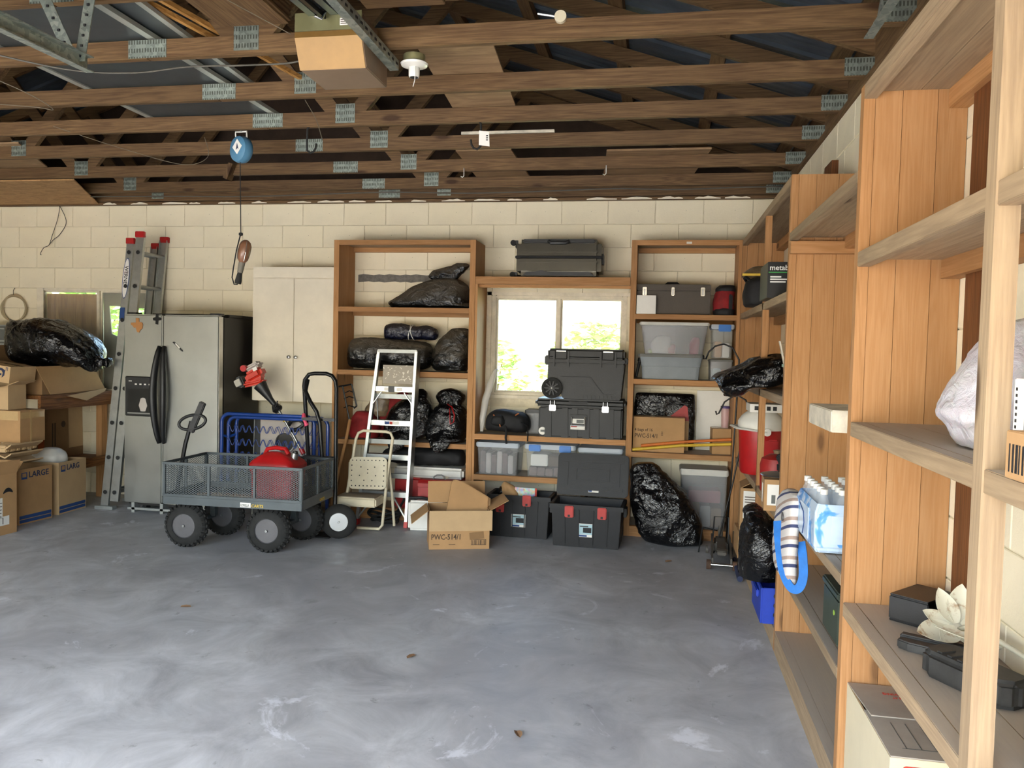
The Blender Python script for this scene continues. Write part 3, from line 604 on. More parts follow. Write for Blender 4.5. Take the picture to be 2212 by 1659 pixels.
# ------------------------------------------------------------------ extension ladder beside the fridge
t = thing('extension_ladder', 'leaning aluminium extension ladder with red rail caps beside the fridge', 'ladder', (-4.87, 6.58, 0))
bx_, tx_, top_ = -4.858, -4.785, 2.51
LY = lambda z: .265*z/2.5
def lx(z): return bx_ + (tx_-bx_)*z/top_
def rail(y, dx, z0, z1, w, nm='rail'):
    o = MB()
    for a, c, dd in ((-.012, .012, 0), ):
        o.beam((lx(z0)+dx, y+LY(z0), z0), (lx(z1)+dx, y+LY(z1), z1), .006, w, (1, 0, 0)); e_ = .012 if y < 6.6 else -.012
        for s_ in (-1, 1): o.beam((lx(z0)+dx+s_*(w/2-.003), y+e_+LY(z0), z0), (lx(z1)+dx+s_*(w/2-.003), y+e_+LY(z1), z1), .028, .006, (1, 0, 0))
    o = o.build(nm, 'aluminium', t, True)
    MB().beam((lx(z1)+dx, y+LY(z1), z1-.02), (lx(z1+.035)+dx, y+LY(z1), z1+.035), .034, w+.008, (1, 0, 0)).build('end_cap', 'red_plastic', o, True, bevel=.004)
    return o
for y, dl in ((6.40, 0), (6.77, 0)):
    rail(y, -.045, 0.02, 2.44, .074); rail(y, .048, 0.07, 2.50, .082)
for i in range(8):
    z = .15+.313*i; L_ = LY(z)
    for dx in (-.045, .048): 
        r_ = MB().cyl((lx(z)+dx, 6.40+L_, z), (lx(z)+dx, 6.77+L_, z), .016, n=10).build('rung', 'alu_dull', t, True, smooth=True)
        MB().cyl((lx(z)+dx, 6.388+L_, z), (lx(z)+dx, 6.396+L_, z), .019, .014, 12).build('rung_end', 'black_rubber', r_, True)
MB().box(-.105, .075, 6.36-6.58, 6.43-6.58, 0, .03).build('foot', 'alu_dull', t, bevel=.004); MB().box(-.105, .075, 6.74-6.58, 6.81-6.58, 0, .03).build('foot', 'alu_dull', t, bevel=.004)
Ml = frame((lx(2.1)-.05, 6.396+LY(2.24), 2.24), (-.03, -.106, -1), (1, 0, -.03))
def ell(w, h, n=28): return [(w*math.cos(2*PI*i/n), h*math.sin(2*PI*i/n)) for i in range(n)]
Mc = Ml @ Matrix.Translation((.14, 0, 0)); 
MB().prism(ell(.19, .034), .0012, Mc).build('maker_badge', 'print_blue', t, True); MB().prism(ell(.182, .028), .0018, Mc).build('badge_inner', 'label_white', t, True)
lettering('WERNER', .05, Mc @ Matrix.Translation((-.115, -.017, .002)), 'ink_black', t, True)
patch(t, frame((lx(1.72)-.08, 6.395+LY(1.72), 1.72), (1, 0, 0), (.03, .106, 1)), 0, .05, 0, .11, 'print_blue', 'sticker', True)
# ------------------------------------------------------------------ refrigerator
def steelmat(name, a, b):
    s = NT(name); v2 = s.coord(); m = s.noise(v2, 5, 4, .55)
    s.col(s.ramp(m, [(.3, lin(a)), (.7, lin(b))])); s.b.inputs['Metallic'].default_value = .85; s.rough(s.ramp(m, [(.3, (.33, .33, .33)), (.7, (.40, .40, .40))])); return s.done()
steelmat('brushed_steel', '#a2a4a0', '#abada8'); plain('fridge_side', '#1e1c1a', .5, var=.15, bump=.2, bscale=150)
fr = thing('refrigerator', 'stainless steel side by side refrigerator with black side panel and curved black handles', 'refrigerator', (-4.177, 6.66, 0))
MB().box(-.457, .457, -.285, .33, .06, 1.745).build('cabinet', 'fridge_side', fr, bevel=.006)
for a, c in ((-.457, -.083), (-.077, .457)): MB().box(a, c, -.36, -.292, .095, 1.76).build('door', 'brushed_steel', fr, bevel=.012, segs=3)
MB().box(.452, .4585, -.356, -.30, .10, 1.75).build('door_edge', 'chrome', fr)
for x in (-.40, .40): MB().box(x-.05, x+.05, -.34, -.25, 1.76, 1.778).build('hinge_cover', 'black_plastic', fr, bevel=.006)
MB().box(-.3, .455, -.2, .3, 1.746, 1.775).build('top_lip', 'fridge_side', fr, bevel=.006)
for sx in (-1, 1):
    pts = [(-.08+sx*(.022+.028*math.sin(PI*i/16)), -.365-.055*math.sin(PI*min(1, max(0, (i)/16)))**.6, .64+.84*i/16) for i in range(17)]
    MB().tube(pts, [.018+.01*math.sin(PI*i/16) for i in range(17)], 10, flat=1.3).build('handle', 'black_plastic', fr, smooth='all')
dp = MB().box(-.437, -.15, -.372, -.36, .865, 1.215).build('dispenser', 'black_plastic', fr, bevel=.006)
plain('dispenser_black', '#0c0d0f', .3, var=.1)
MB().box(-.41, -.165, -.3725, -.3722, .89, 1.105).build('niche', 'dispenser_black', dp); MB().box(-.41, -.165, -.376, -.372, .885, .897).build('drip_tray', 'steel', dp)
MB().lathe([(.02, 0), (.05, .01), (.06, .06), (.05, .12), (.03, .15)], 16, Matrix.Translation((-.26, -.366, .90)) @ Matrix.Diagonal((1, .15, 1, 1))).build('plastic_bag', 'pale_grey', dp, smooth=True)
for k in range(4): patch(dp, FRONT((-.34+k*.045, -.3722, 1.14)), 0, .02, 0, .012, 'label_white', 'button')
patch(dp, FRONT((-.40, -.3722, 1.17)), 0, .03, 0, .006, 'label_white', 'button')
plain('wood_magnet', '#b07a45', .6)
tx = [(-.06, .02), (-.06, .0), (-.045, -.005), (-.03, -.025), (-.015, -.02), (.0, -.06), (.02, -.066), (.03, -.045), (.05, -.03), (.055, .01), (.045, .025), (.02, .028), (.018, .06), (-.012, .062), (-.012, .022)]
tag(MB().prism(tx, .006, FRONT((-4.502, 6.2995, 1.665))).build('fridge_magnet', 'wood_magnet'), 'small wooden state shaped magnet on the fridge freezer door', 'magnet', 'fridge magnets')
cr = [(-.015, -.04), (.01, -.045), (.012, -.01), (.04, -.005), (.04, .015), (.012, .02), (.008, .045), (-.012, .045), (-.014, .02), (-.04, .012), (-.038, -.008), (-.014, -.012)]
tag(MB().prism(cr, .006, FRONT((-4.309, 6.2995, 1.717))).build('fridge_magnet', 'black_metal'), 'small dark cross shaped magnet at the top of the fridge door split', 'magnet', 'fridge magnets')
mg = thing('fridge_magnet', 'slim black and white magnet on the wide right fridge door', 'magnet', (-4.11, 6.2995, 1.487), group='fridge magnets')
MB().prism([(-.05, .035), (-.035, .04), (.045, -.03), (.05, -.045), (.035, -.04)], .006, FRONT((0, 0, 0))).build('magnet_body', 'black_plastic', mg); MB().prism([(-.025, .022), (-.015, .028), (.025, -.012), (.016, -.02)], .0075, FRONT((0, 0, 0))).build('magnet_stripe', 'label_white', mg)
MB().box(-.44, .44, -.33, -.30, .025, .045).build('base_bar', 'alu_dull', fr); 
for x in (-.40, -.12, .3): MB().box(x, x+.03, -.33, -.25, .0, .09).build('foot_bracket', 'alu_dull', fr)
for x in (-.35, .35): MB().cyl((x, -.22, .03), (x+.04, -.22, .03), .03, n=16).build('roller', 'black_rubber', fr)
# ------------------------------------------------------------------ white wall cabinet
wc = thing('wall_cabinet', 'white painted two door wall cabinet beside the refrigerator', 'cabinet', (-3.245, 6.9, 1.01))
MB().box(-.41, .40, -.15, .14, 0, 1.215).build('cabinet_body', 'paint_white', wc, bevel=.004)
for a, c, kx in ((-.383, .0, -.037), (.004, .385, .031)):
    d_ = MB().box(a, c, -.17, -.151, .0, 1.11).build('door', 'paint_white', wc, bevel=.003); MB().lathe([(.006, 0), (.008, .012), (.015, .018), (.014, .026), (.004, .03)], 14, Matrix.Translation((kx, -.17, .403)) @ Matrix.Rotation(PI/2, 4, 'X')).build('knob', 'steel', d_, smooth=True)
# ------------------------------------------------------------------ garden cart
plain('cart_grey', '#4a5256', .45, var=.12, metal=.2); plain('rim_grey', '#5a595c', .45, var=.12, metal=.2)
ct = thing('garden_cart', 'grey steel mesh garden cart with four knobbly tyres', 'cart', (-2.995, 5.53, 0), math.radians(1.5))
W2, D2 = .535, .295
MB().box(-W2, W2, -D2, -D2+.02, .345, .405).box(-W2, W2, D2-.02, D2, .345, .405).box(-W2, -W2+.02, -D2+.02, D2-.02, .345, .405).box(W2-.02, W2, -D2+.02, D2-.02, .345, .405).build('deck_frame', 'cart_grey', ct, bevel=.004)
MB().box(-W2+.02, W2-.02, -D2+.02, D2-.02, .37, .378).build('deck', 'cart_grey', ct)
def expanded(u0, u1, v0, v1, P, nx, nz, w=.0021):
    m = MB(); du = (u1-u0)/nx; dv = (v1-v0)/nz
    for i in range(nx):
        for j in range(nz):
            a = u0+i*du; b_ = v0+j*dv
            for (p, q) in (((a, b_+dv/2), (a+du/2, b_+dv)), ((a+du/2, b_+dv), (a+du, b_+dv/2)), ((a+du, b_+dv/2), (a+du/2, b_)), ((a+du/2, b_), (a, b_+dv/2))):
                d = Vector((q[0]-p[0], q[1]-p[1])).normalized(); n_ = Vector((-d.y, d.x))*w
                m.add([P(p[0]-n_.x, p[1]-n_.y), P(p[0]+n_.x, p[1]+n_.y), P(q[0]+n_.x, q[1]+n_.y), P(q[0]-n_.x, q[1]-n_.y)], [(0, 1, 2, 3)])
    return m
for sd, (u0, u1), P in (('f', (-W2, W2), lambda u, v: (u, -D2+.006, v)), ('b', (-W2, W2), lambda u, v: (u, D2-.006, v)), ('l', (-D2, D2), lambda u, v: (-W2+.006, u, v)), ('r', (-D2, D2), lambda u, v: (W2-.006, u, v))):
    g = MB(); 
    for v in (.412, .643): g.beam(P(u0, v), P(u1, v), .018, .018)
    k = 3 if sd in 'fb' else 2
    for i in range(k+1): u = u0+.01+(u1-u0-.02)*i/k; g.beam(P(u, .412), P(u, .643), .018, .018)
    o = g.build('side_gate', 'cart_grey', ct)
    e_ = expanded(u0+.01, u1-.01, .415, .64, P, 40 if sd in 'fb' else 22, 15).build('mesh_panel', 'cart_grey', o, fix=False); e_['kind'] = 'stuff'
def wheel(par, x, y, R_, w, knob, rim='rim_grey', zc=None, rz=0):
    zc = R_ if zc is None else zc
    M = Matrix.Translation((x, y, zc)) @ Matrix.Rotation(rz, 4, 'Z') @ Matrix.Rotation(PI/2, 4, 'X')
    rr = R_*.56; prof = [(rr, -w*.42)] + [(rr + (R_-rr)*math.sin(PI*.5*min(1, 2*i/10 if i <= 5 else 2*(10-i)/10))**.7, -w/2+w*i/10 if 0 < i < 10 else (-w*.48 if i == 0 else w*.48)) for i in range(11)] + [(rr, w*.42)]
    ty = MB().lathe(prof, 40, M, cap=False).build('tyre', 'black_rubber', par, smooth=True)
    if knob:
        kb = MB()
        for i in range(26):
            for s_ in (-1, 0, 1):
                a = 2*PI*(i+(.5 if s_ else 0))/26; Mk = M @ Matrix.Rotation(a, 4, 'Z') @ Matrix.Translation((R_-(.013 if s_ else .001), 0, s_*w*.33)) @ Matrix.Rotation(-s_*.6, 4, 'Y'); kb.obox(Mk, .013, .02, w*.2)
        kb.build('tread', 'black_rubber', ty)
    rm = MB().lathe([(rr+.004, w*.40), (rr-.004, w*.44), (rr*.9, w*.36), (rr*.82, w*.22), (rr*.4, w*.2), (rr*.3, w*.3), (.014, w*.32), (.012, w*.36), (.001, w*.36)], 28, M).build('rim', rim, par, smooth=35)
    MB().lathe([(rr+.004, -w*.40), (rr*.8, -w*.3), (.02, -w*.3), (.001, -w*.3)], 24, M).build('rim_back', rim, rm, smooth=35)
    MB().cyl(M @ Vector((0, 0, w*.3)), M @ Vector((0, 0, w*.5)), .012, .009, 10).build('axle_nut', 'steel', rm)
for x, y in ((-.43, -.15), (.225, -.155), (-.36, .27), (.30, .27)): wheel(ct, x, y, .165, .105, True)
for x in (-.43, .225): MB().box(x-.02 if x < 0 else x+.02, x+.02 if x < 0 else x+.06, -.12, .27, .15, .18).build('axle', 'cart_grey', ct)
for x in (-.40, .27): [MB().box(x-.02, x+.02, q, q+.045, .17, .35).build('axle_bracket', 'cart_grey', ct) for q in (-.07, .16)]
patch(ct, FRONT((.07, -D2, .352)), 0, .08, 0, .034, 'label_white', 'decal'); 
lettering('CARTS', .03, FRONT((.155, -D2-.001, .356)), 'yellow_plastic', ct); lettering('GORILLA', .026, FRONT((.072, -D2-.0015, .358)), 'cart_grey', ct, sx=.62)
lettering('CARTS', .03, RIGHT((W2+.001, .03, .358)), 'yellow_plastic', ct)
hd = [(-.62, .02, .36), (-.55, .02, .74), (-.50, .02, .92), (-.42, .02, 1.06)]
MB().tube(hd[:3], .016, 8).build('pull_bar', 'black_metal', ct, smooth=True)
MB().beam((-.505, .02, .84), (-.405, .02, 1.07), .03, .05, (1, 0, 0)).build('handle_grip', 'black_plastic', ct, bevel=.006)
MB().tube([(-.49+.11*math.cos(a), .02-.005, .915+.055*math.sin(a)+.02*math.cos(a)) for a in [2*PI*i/24 for i in range(24)]], .012, 8, True).build('handle_loop', 'black_plastic', ct, smooth='all')
MB().box(-.66, -.5, .0, .04, .30, .33).build('tow_bracket', 'cart_grey', ct)
t = thing('metal_plate', 'loose white metal plate lying in the mesh cart', 'plate', (-3.2, 5.52, .379), math.radians(4))
MB().box(-.18, .19, -.06, .06, 0, .004).build('plate_body', 'label_white', t, bevel=.002); MB().box(-.16, .3, -.12, -.07, 0, .02).build('plate_edge', 'cardboard_pale', t)
gc = thing('gas_can', 'red plastic gasoline can standing in the mesh cart', 'gas can', (-2.76, 5.50, .379), math.radians(-4))
rs = []
for z, sx, sy, dx in ((0, .155, .105, 0), (.012, .165, .115, 0), (.05, .168, .118, 0), (.19, .17, .12, 0), (.215, .182, .13, 0), (.26, .184, .132, 0), (.285, .165, .12, 0), (.32, .12, .085, 0), (.345, .06, .04, -.02), (.348, .02, .015, -.02)):
    rs.append([(dx+px_*sx*2, py_*sy*2, z) for px_, py_ in rrect(1, 1, .16, 5)])
MB().rings(rs).build('can_body', 'red_plastic', gc, smooth=35)
MB().tube([(-.12, 0, .30), (-.09, 0, .365), (-.02, 0, .378), (.06, 0, .372), (.085, 0, .335)], .02, 10, flat=.8).build('carry_handle', 'red_plastic', gc, smooth=True)
MB().cyl((.125, 0, .29), (.14, 0, .345), .028, .026, 16).build('cap', 'steel', gc, smooth=True); MB().cyl((.14, 0, .345), (.142, 0, .36), .02, .016, 16).build('vent_cap', 'black_plastic', gc)
# ------------------------------------------------------------------ folded cot frame, panel, trimmer, hand truck
plain('blue_paint', '#173f8f', .3, var=.15, coat=.3)
co = thing('folding_bed_frame', 'folded blue tubular bed frame with wavy wire springs behind the cart', 'bed frame', (-3.21, 6.235, 0))
def loop(x0, x1, y, z0, z1, r): return [(x0, y, z0)] + [(x0, y, z1-r)] + [(x0+r-r*math.cos(a), y, z1-r+r*math.sin(a)) for a in [PI/2*i/6 for i in range(1, 7)]] + [(x1-r+r*math.sin(a), y, z1-r+r*math.cos(a)) for a in [PI/2*i/6 for i in range(0, 7)]] + [(x1, y, z0)]
for k, (y, dx, dz) in enumerate(((0, 0, 0), (.055, .03, -.03), (.12, .07, -.02))):
    MB().tube(loop(-.44+dx, .40+dx, y, .02, .925+dz, .07), .0155, 10).build('frame_tube', 'blue_paint', co, smooth=True)
for z in (.80, .685, .575, .46, .35):
    MB().tube([(-.40+.78*i/120, .01+.012*math.sin(i*.11), z+.030*math.sin(2*PI*i/10)) for i in range(121)], .0028, 5).build('spring', 'blue_paint', co, smooth='all')
    MB().tube([(-.38+.78*i/120, .09, z-.012+.030*math.sin(2*PI*i/10+.5)) for i in range(121)], .0028, 5).build('spring', 'blue_paint', co, smooth='all')
for z in (.45, .74): MB().tube([(-.44, 0, z), (-.41, .06, z-.02), (-.37, .12, z)], .012, 8).build('hinge', 'blue_paint', co)
pn = thing('fan_panel', 'pale panel with a round dark duct opening behind the blue bed frame', 'panel', (-3.1, 6.5, .0), math.radians(2))
MB().box(-.33, .14, 0, .05, .0, .90).build('panel_body', 'pale_grey', pn, bevel=.004); 
Mq = Matrix.Translation((-.09, -.0, .67)) @ Matrix.Rotation(PI/2, 4, 'X')
MB().lathe([(.095, 0), (.095, .03), (.085, .03), (.085, .004), (.001, .004)], 28, Mq).build('duct_ring', 'pale_grey', pn, smooth=35); MB().lathe([(.084, .002), (.084, .006), (.001, .006)], 28, Mq).build('duct_hole', 'dispenser_black', pn)
pk = thing('leaning_panel', 'narrow black panel with a pale edge leaning behind the blue bed frame', 'panel', (-3.46, 6.56, 0)); 
MB().beam((-.03, 0, .0), (-.03, .03, .90), .04, .07, (1, 0, 0)).build('panel_body', 'black_plastic', pk); MB().beam((-.07, -.005, 0), (-.07, .025, .9), .012, .016, (1, 0, 0)).build('panel_edge', 'alu_dull', pk)
tr = thing('string_trimmer', 'string trimmer with red engine housing leaning by the fridge', 'trimmer', (-2.9, 6.42, 0))
def TR(p): return Vector((p[0], p[1] if len(p) > 2 else 6.42, p[-1]))
d0 = (TR((-2.93, 6.36, .02)) - TR((-3.40, 6.42, 1.16))).normalized()
def rot_mb(mb, o, rzd): return mb
Me = Matrix.Translation((-3.455, 6.42, 1.245)) @ Matrix.Rotation(math.radians(-28), 4, 'Y')
plain('engine_red', '#c8301d', .35, var=.1, coat=.3)
MB().obox(Me @ Matrix.Translation((.02, -.01, .0)), .17, .13, .10).build('engine_housing', 'engine_red', tr, True, bevel=.03, segs=3)
MB().obox(Me @ Matrix.Translation((-.02, -.01, -.055)) @ Matrix.Rotation(.25, 4, 'Y'), .20, .10, .05).build('lower_cover', 'engine_red', tr, True, bevel=.02, segs=3)
MB().obox(Me @ Matrix.Translation((.035, -.0, .072)), .15, .12, .055).build('fuel_tank', 'pale_grey', tr, True, bevel=.022, segs=3)
MB().obox(Me @ Matrix.Translation((.07, -.077, .035)), .04, .004, .03).build('engine_label', 'label_white', tr, True)
MB().obox(Me @ Matrix.Translation((-.115, -.01, .0)), .06, .12, .1).build('muffler', 'black_plastic', tr, True, bevel=.012); MB().obox(Me @ Matrix.Translation((-.13, -.072, .0)), .06, .012, .06).build('muffler_guard', 'chrome', tr, True, bevel=.004)
MB().cyl(Me @ Vector((-.03, -.07, .09)), Me @ Vector((-.03, -.03, .09)), .028, n=16).build('fuel_cap', 'red_plastic', tr, True)
MB().tube([(-3.40, 6.42, 1.17), (-3.36, 6.42, 1.12), (-3.30, 6.42, 1.045), (-3.26, 6.42, 1.0)], [.06, .045, .026, .022], 14).build('clutch_cover', 'black_plastic', tr, True, smooth=True)
MB().tube([(-3.26, 6.42, 1.0), (-3.235, 6.42, .965), (-3.22, 6.42, .95)], [.03, .048, .035], 14).build('throttle_grip', 'black_plastic', tr, True, smooth=True); MB().tube([(-3.235, 6.38, .98), (-3.215, 6.37, 1.02), (-3.21, 6.37, 1.04)], .006, 6).build('trigger', 'black_plastic', tr, True)
MB().tube([(-3.23, 6.42, .965), (-3.07, 6.41, .73), (-2.93, 6.41, .49), (-2.70, 6.42, .03)], .0125, 10).build('shaft', 'steel', tr, True, smooth=True)
MB().tube([(-3.185, 6.418, .90), (-3.16, 6.417, .86)], .016, 10).build('warning_sleeve', 'yellow_plastic', tr, True)
MB().tube([(-3.13, 6.42, .83), (-3.10, 6.42, .87), (-3.03, 6.42, .88), (-2.99, 6.42, .84), (-3.04, 6.42, .80), (-3.1, 6.41, .78)], .018, 10).build('loop_handle', 'black_plastic', tr, True, smooth='all')
MB().tube([(-3.00, 6.39, .64), (-2.97, 6.385, .59)], .02, 10).build('coupler', 'red_plastic', tr, True); MB().obox(Matrix.Translation((-2.70, 6.42, .03)), .12, .12, .04).build('cutting_head', 'black_plastic', tr, True, bevel=.01)
ht = thing('hand_truck', 'black tubular hand truck standing right of the mesh cart', 'hand truck', (-2.61, 6.07, 0))
pts = [(-.19, .12, .12), (-.245, .06, 1.19), (-.235, .05, 1.24), (-.20, .05, 1.285), (-.15, .05, 1.295), (-.05, .05, 1.296), (-.0, .05, 1.28), (.03, .05, 1.24), (.04, .05, 1.18), (.115, -.12, .14)]
MB().tube(pts, .0165, 10).build('frame_tube', 'black_metal', ht, smooth=True)
MB().tube([(-.21, .05, 1.24), (-.205, .0, 1.15), (-.15, -.03, 1.07), (-.09, -.04, .99), (-.06, -.04, .90), (-.03, -.04, .55)], .0165, 10).build('brace_tube', 'black_metal', ht, smooth=True)
for z, a, c in ((.925, -.225, .055), (.615, -.21, .075)): MB().box(a, c, -.02, .02, z-.012, z+.012).build('crossbar', 'black_metal', ht)
wheel(ht, .165, -.16, .138, .085, False, 'chrome', rz=math.radians(18)); wheel(ht, -.24, .10, .138, .085, False, 'chrome', rz=math.radians(18))
MB().beam((.14, -.1, .14), (-.24, .05, .14), .02, .02).build('axle', 'steel', ht); MB().box(-.2, .1, -.2, -.03, .005, .015).build('toe_plate', 'black_metal', ht)
MB().tube([(-.232, .03, .96), (-.215, .0, .93), (-.20, -.01, .90), (-.185, -.01, .87)], [.012, .02, .012, .02], 8).build('ribbon', 'pink_tape', ht, smooth=True)
# ------------------------------------------------------------------ stepladder and step stool
sl = thing('stepladder', 'folded aluminium stepladder leaning on the bag filled shelf unit', 'stepladder', (-2.25, 6.5, 0))
def SL(u, z, back=0):   # u 0..1 across, front rails splay towards the floor
    k = z/1.5; xl = -2.50+.135*k-.02*back; xr = -2.06+.03*k
    return Vector((xl+(xr-xl)*u, 6.42+.12*k+.05*back+.02, z))
for bk in (0, 1):
    for u in (0, 1):
        a, c = SL(u, 0.0, bk), SL(u, 1.49 if not bk else 1.46, bk)
        o = MB().beam(a, c, .024, .062 if u == 1 else .05, (0, 1, 0)).build('rail', 'aluminium', sl, True, bevel=.002)
        MB().beam(a, SL(u, .05, bk), .03, .066, (0, 1, 0)).build('foot', 'red_plastic', o, True)
for z, d in ((1.165, .07), (.875, .07), (.585, .07), (.27, .08)):
    a, c = SL(0, z), SL(1, z); MB().box(a.x, c.x, a.y-.01, a.y+d, z-.022, z+.022).build('step', 'aluminium', sl, True, bevel=.003)
for z in (1.1, .71, .42): a, c = SL(0, z, 1), SL(1, z, 1); MB().beam(a, c, .02, .04).build('back_brace', 'alu_dull', sl, True)
a, c = SL(0, 1.49), SL(1, 1.49); MB().box(a.x-.01, c.x+.01, a.y-.03, a.y+.09, 1.475, 1.505).build('top_cap', 'alu_dull', sl, True, bevel=.005)
a, c = SL(0, 1.30), SL(1, 1.30); 
s = NT('paint_tray'); v = s.coord(); s.col(s.mix(s.ramp(s.noise(v, 55, 2, .5), [(.63, (0, 0, 0)), (.66, (1, 1, 1))]), lin('#a59c8d'), lin('#e4dfd2'))); s.rough(.6); s.done()
MB().box(a.x+.05, c.x-.02, a.y+.02, a.y+.03, 1.21, 1.37).build('paint_tray', 'paint_tray', sl, True, label='paint spattered bucket tray')
for sx, x in ((1, SL(0, 1.1).x), (-1, SL(1, 1.1).x)): MB().beam((x, 6.50, 1.03), (x+sx*.08, 6.50, 1.14), .006, .02, (0, 1, 0)).build('diagonal_brace', 'aluminium', sl, True); MB().beam((x+sx*.03, 6.56, .9), (x+sx*.03, 6.53, 1.1), .006, .016, (0, 1, 0)).build('spreader', 'aluminium', sl, True)
for sx, u in ((1, 0), (-1, 1)): MB().beam(SL(u, .06), SL(u, .27)+Vector((sx*.14, .0, 0)), .012, .02, (0, 1, 0)).build('diagonal_brace', 'aluminium', sl, True)
a = SL(0, .875); patch(sl, FRONT((a.x+.13, a.y-.0105, .862)), 0, .13, 0, .03, 'label_white', 'sticker', True); patch(sl, FRONT((a.x+.135, a.y-.0115, .866)), 0, .04, 0, .022, 'print_blue', 'sticker', True); patch(sl, FRONT((a.x+.178, a.y-.0115, .866)), 0, .025, 0, .022, 'print_red', 'sticker', True)
a = SL(0, 1.165); patch(sl, FRONT((a.x+.09, a.y-.0105, 1.15)), 0, .05, 0, .028, 'label_white', 'sticker', True); patch(sl, FRONT((a.x+.2, a.y-.0105, 1.15)), 0, .05, 0, .028, 'label_white', 'sticker', True); MB().box(a.x+.13, a.x+.18, a.y-.02, a.y-.011, 1.14, 1.19).build('latch', 'black_plastic', sl, True)
plain('cream_paint', '#d9cfb4', .45, var=.06, nscale=9); plain('tread_brown', '#8b7f70', .8, var=.1)
ss = thing('step_stool', 'cream folding step stool with perforated seat in front of the stepladder', 'step stool', (-2.35, 6.25, 0))
MB().tube([(-.10, .0, .02), (-.11, -.02, .05), (-.175, -.0, .25), (-.12, .06, .75), (-.10, .065, .80), (-.06, .07, .82), (.14, .07, .82), (.18, .068, .81), (.20, .065, .77), (.165, .03, .4), (.145, .0, .05), (.12, -.01, .02), (-.07, -.01, .018)], .0125, 10).build('front_frame', 'cream_paint', ss, smooth=True)
MB().tube([(-.19, .12, .02), (-.19, .10, .3), (-.17, .06, .55)], .0115, 8).build('rear_leg', 'cream_paint', ss, smooth=True); MB().tube([(.2, .14, .02), (.19, .1, .3), (.17, .06, .55)], .0115, 8).build('rear_leg', 'cream_paint', ss, smooth=True)
Ms = frame((.01, .015, .475), (1, 0, .03), (0, .15, 1))
MB().prism(rrect(.33, .265, .045, 5), .016, Ms).build('seat', 'cream_paint', ss, bevel=.004)
hp = [(x/8*.27-.135, y) for x in range(9) for y in (-.105, .105)] + [(x, y/5*.21-.105) for y in range(1, 5) for x in (-.14, .14)] + [(-.06, .05), (.06, .05), (0, 0), (.07, -.02), (-.07, -.02), (-.03, -.06), (.04, -.06), (.0, .03)]
hm = MB()
for x, y in hp: hm.prism([(x+.0055*math.cos(2*PI*i/8), y+.0055*math.sin(2*PI*i/8)) for i in range(8)], .0166, Ms)
hm.build('seat_holes', 'ink_black', ss)
MB().box(-.2, .145, -.17, .04, .225, .30).build('step', 'cream_paint', ss, bevel=.012, segs=3); MB().box(-.19, .135, -.165, .035, .3001, .306).build('tread', 'tread_brown', ss)

hs = thing('garden_hose', 'dark garden hose coiled on the floor behind the step stool', 'hose', (-2.30, 6.58, 0))
for k in range(4): MB().tube([((.12+.01*k)*math.cos(a), (.06+.006*k)*math.sin(a), .018+.022*k+.02*math.sin(2*a+k)) for a in [2*PI*i/32 for i in range(32)]], .011, 8, True).build('coil', 'black_rubber', hs, smooth='all')
MB().tube([(.1, .03, .09), (.16, .04, .2), (.12, .05, .28), (.2, .05, .22)], .011, 8).build('hose_end', 'black_rubber', hs, smooth='all')
# ------------------------------------------------------------------ contents of the back wall shelves
def bag(label, loc, secs, mat='black_bag', seed=1, wr=.02, freq=7, neck=None, n=56, e=.8, pleat=0, group='black garbage bags', rz=0, lim=None):
    if lim: lim = (lim[0]-loc[0], lim[1]-loc[0], lim[2]-loc[1])
    t = thing('garbage_bag', label, 'garbage bag', loc, rz, group)
    soft(secs, n, 7, e, wr, freq, seed, pleat, zmin=0.0, lim=lim).build('bag_body', mat, t, smooth='all')
    if neck: soft(neck, 40, 6, .9, .03, 12, seed+11).build('bag_neck', mat, t, smooth='all')
    return t
LIE = Matrix(((0, 0, 1, 0), (1, 0, 0, 0), (0, 1, 0, 0), (0, 0, 0, 1)))
bag('dusty tied black bag on the second highest shelf behind the stepladder', (-2.0, 6.84, 1.873), [(.012, -.36, 0, .02, .04), (.013, .0, 0, .36, .13), (.05, -.01, 0, .372, .155), (.12, .05, 0, .315, .15), (.19, .09, 0, .25, .13), (.24, .13, 0, .16, .10), (.262, .16, 0, .07, .06)], 'dusty_black_bag', 2, .018, 6, [(.24, .15, 0, .06, .05), (.28, .12, 0, .13, .06), (.33, .17, .0, .13, .06), (.37, .25, 0, .09, .05), (.395, .27, 0, .05, .03), (.40, .27, 0, .01, .01)], pleat=2.5, lim=(-2.785, -1.612, 6.998))
t = thing('garbage_bag', 'long dusty black bag lying along the shelf under the navy roll', 'garbage bag', (-2.325, 6.83, 1.332), 0, 'black garbage bags')
soft([(-.42, 0, .1, .05, .05), (-.40, 0, .12, .10, .10), (-.33, 0, .135, .135, .132), (-.1, 0, .135, .14, .132), (.2, 0, .125, .135, .12), (.30, 0, .12, .12, .11), (.345, 0, .12, .06, .07), (.36, 0, .12, .03, .03)], 48, 8, .8, .014, 6, 4, pleat=3).xf(LIE).build('bag_body', 'dusty_black_bag', t, smooth='all')
t = thing('tarp_roll', 'rolled navy tarp tied with white cord on the long dusty bag', 'tarp', (-2.17, 6.86, 1.585), 0)
soft([(-.24, 0, .07, .03, .03), (-.235, 0, .075, .065, .06), (-.1, 0, .08, .075, .07), (.0, 0, .072, .065, .055), (.12, 0, .075, .07, .06), (.21, 0, .065, .06, .05), (.235, 0, .06, .02, .02)], 40, 7, .85, .012, 10, 6).xf(LIE).build('tarp_body', 'navy_bag', t, smooth='all')
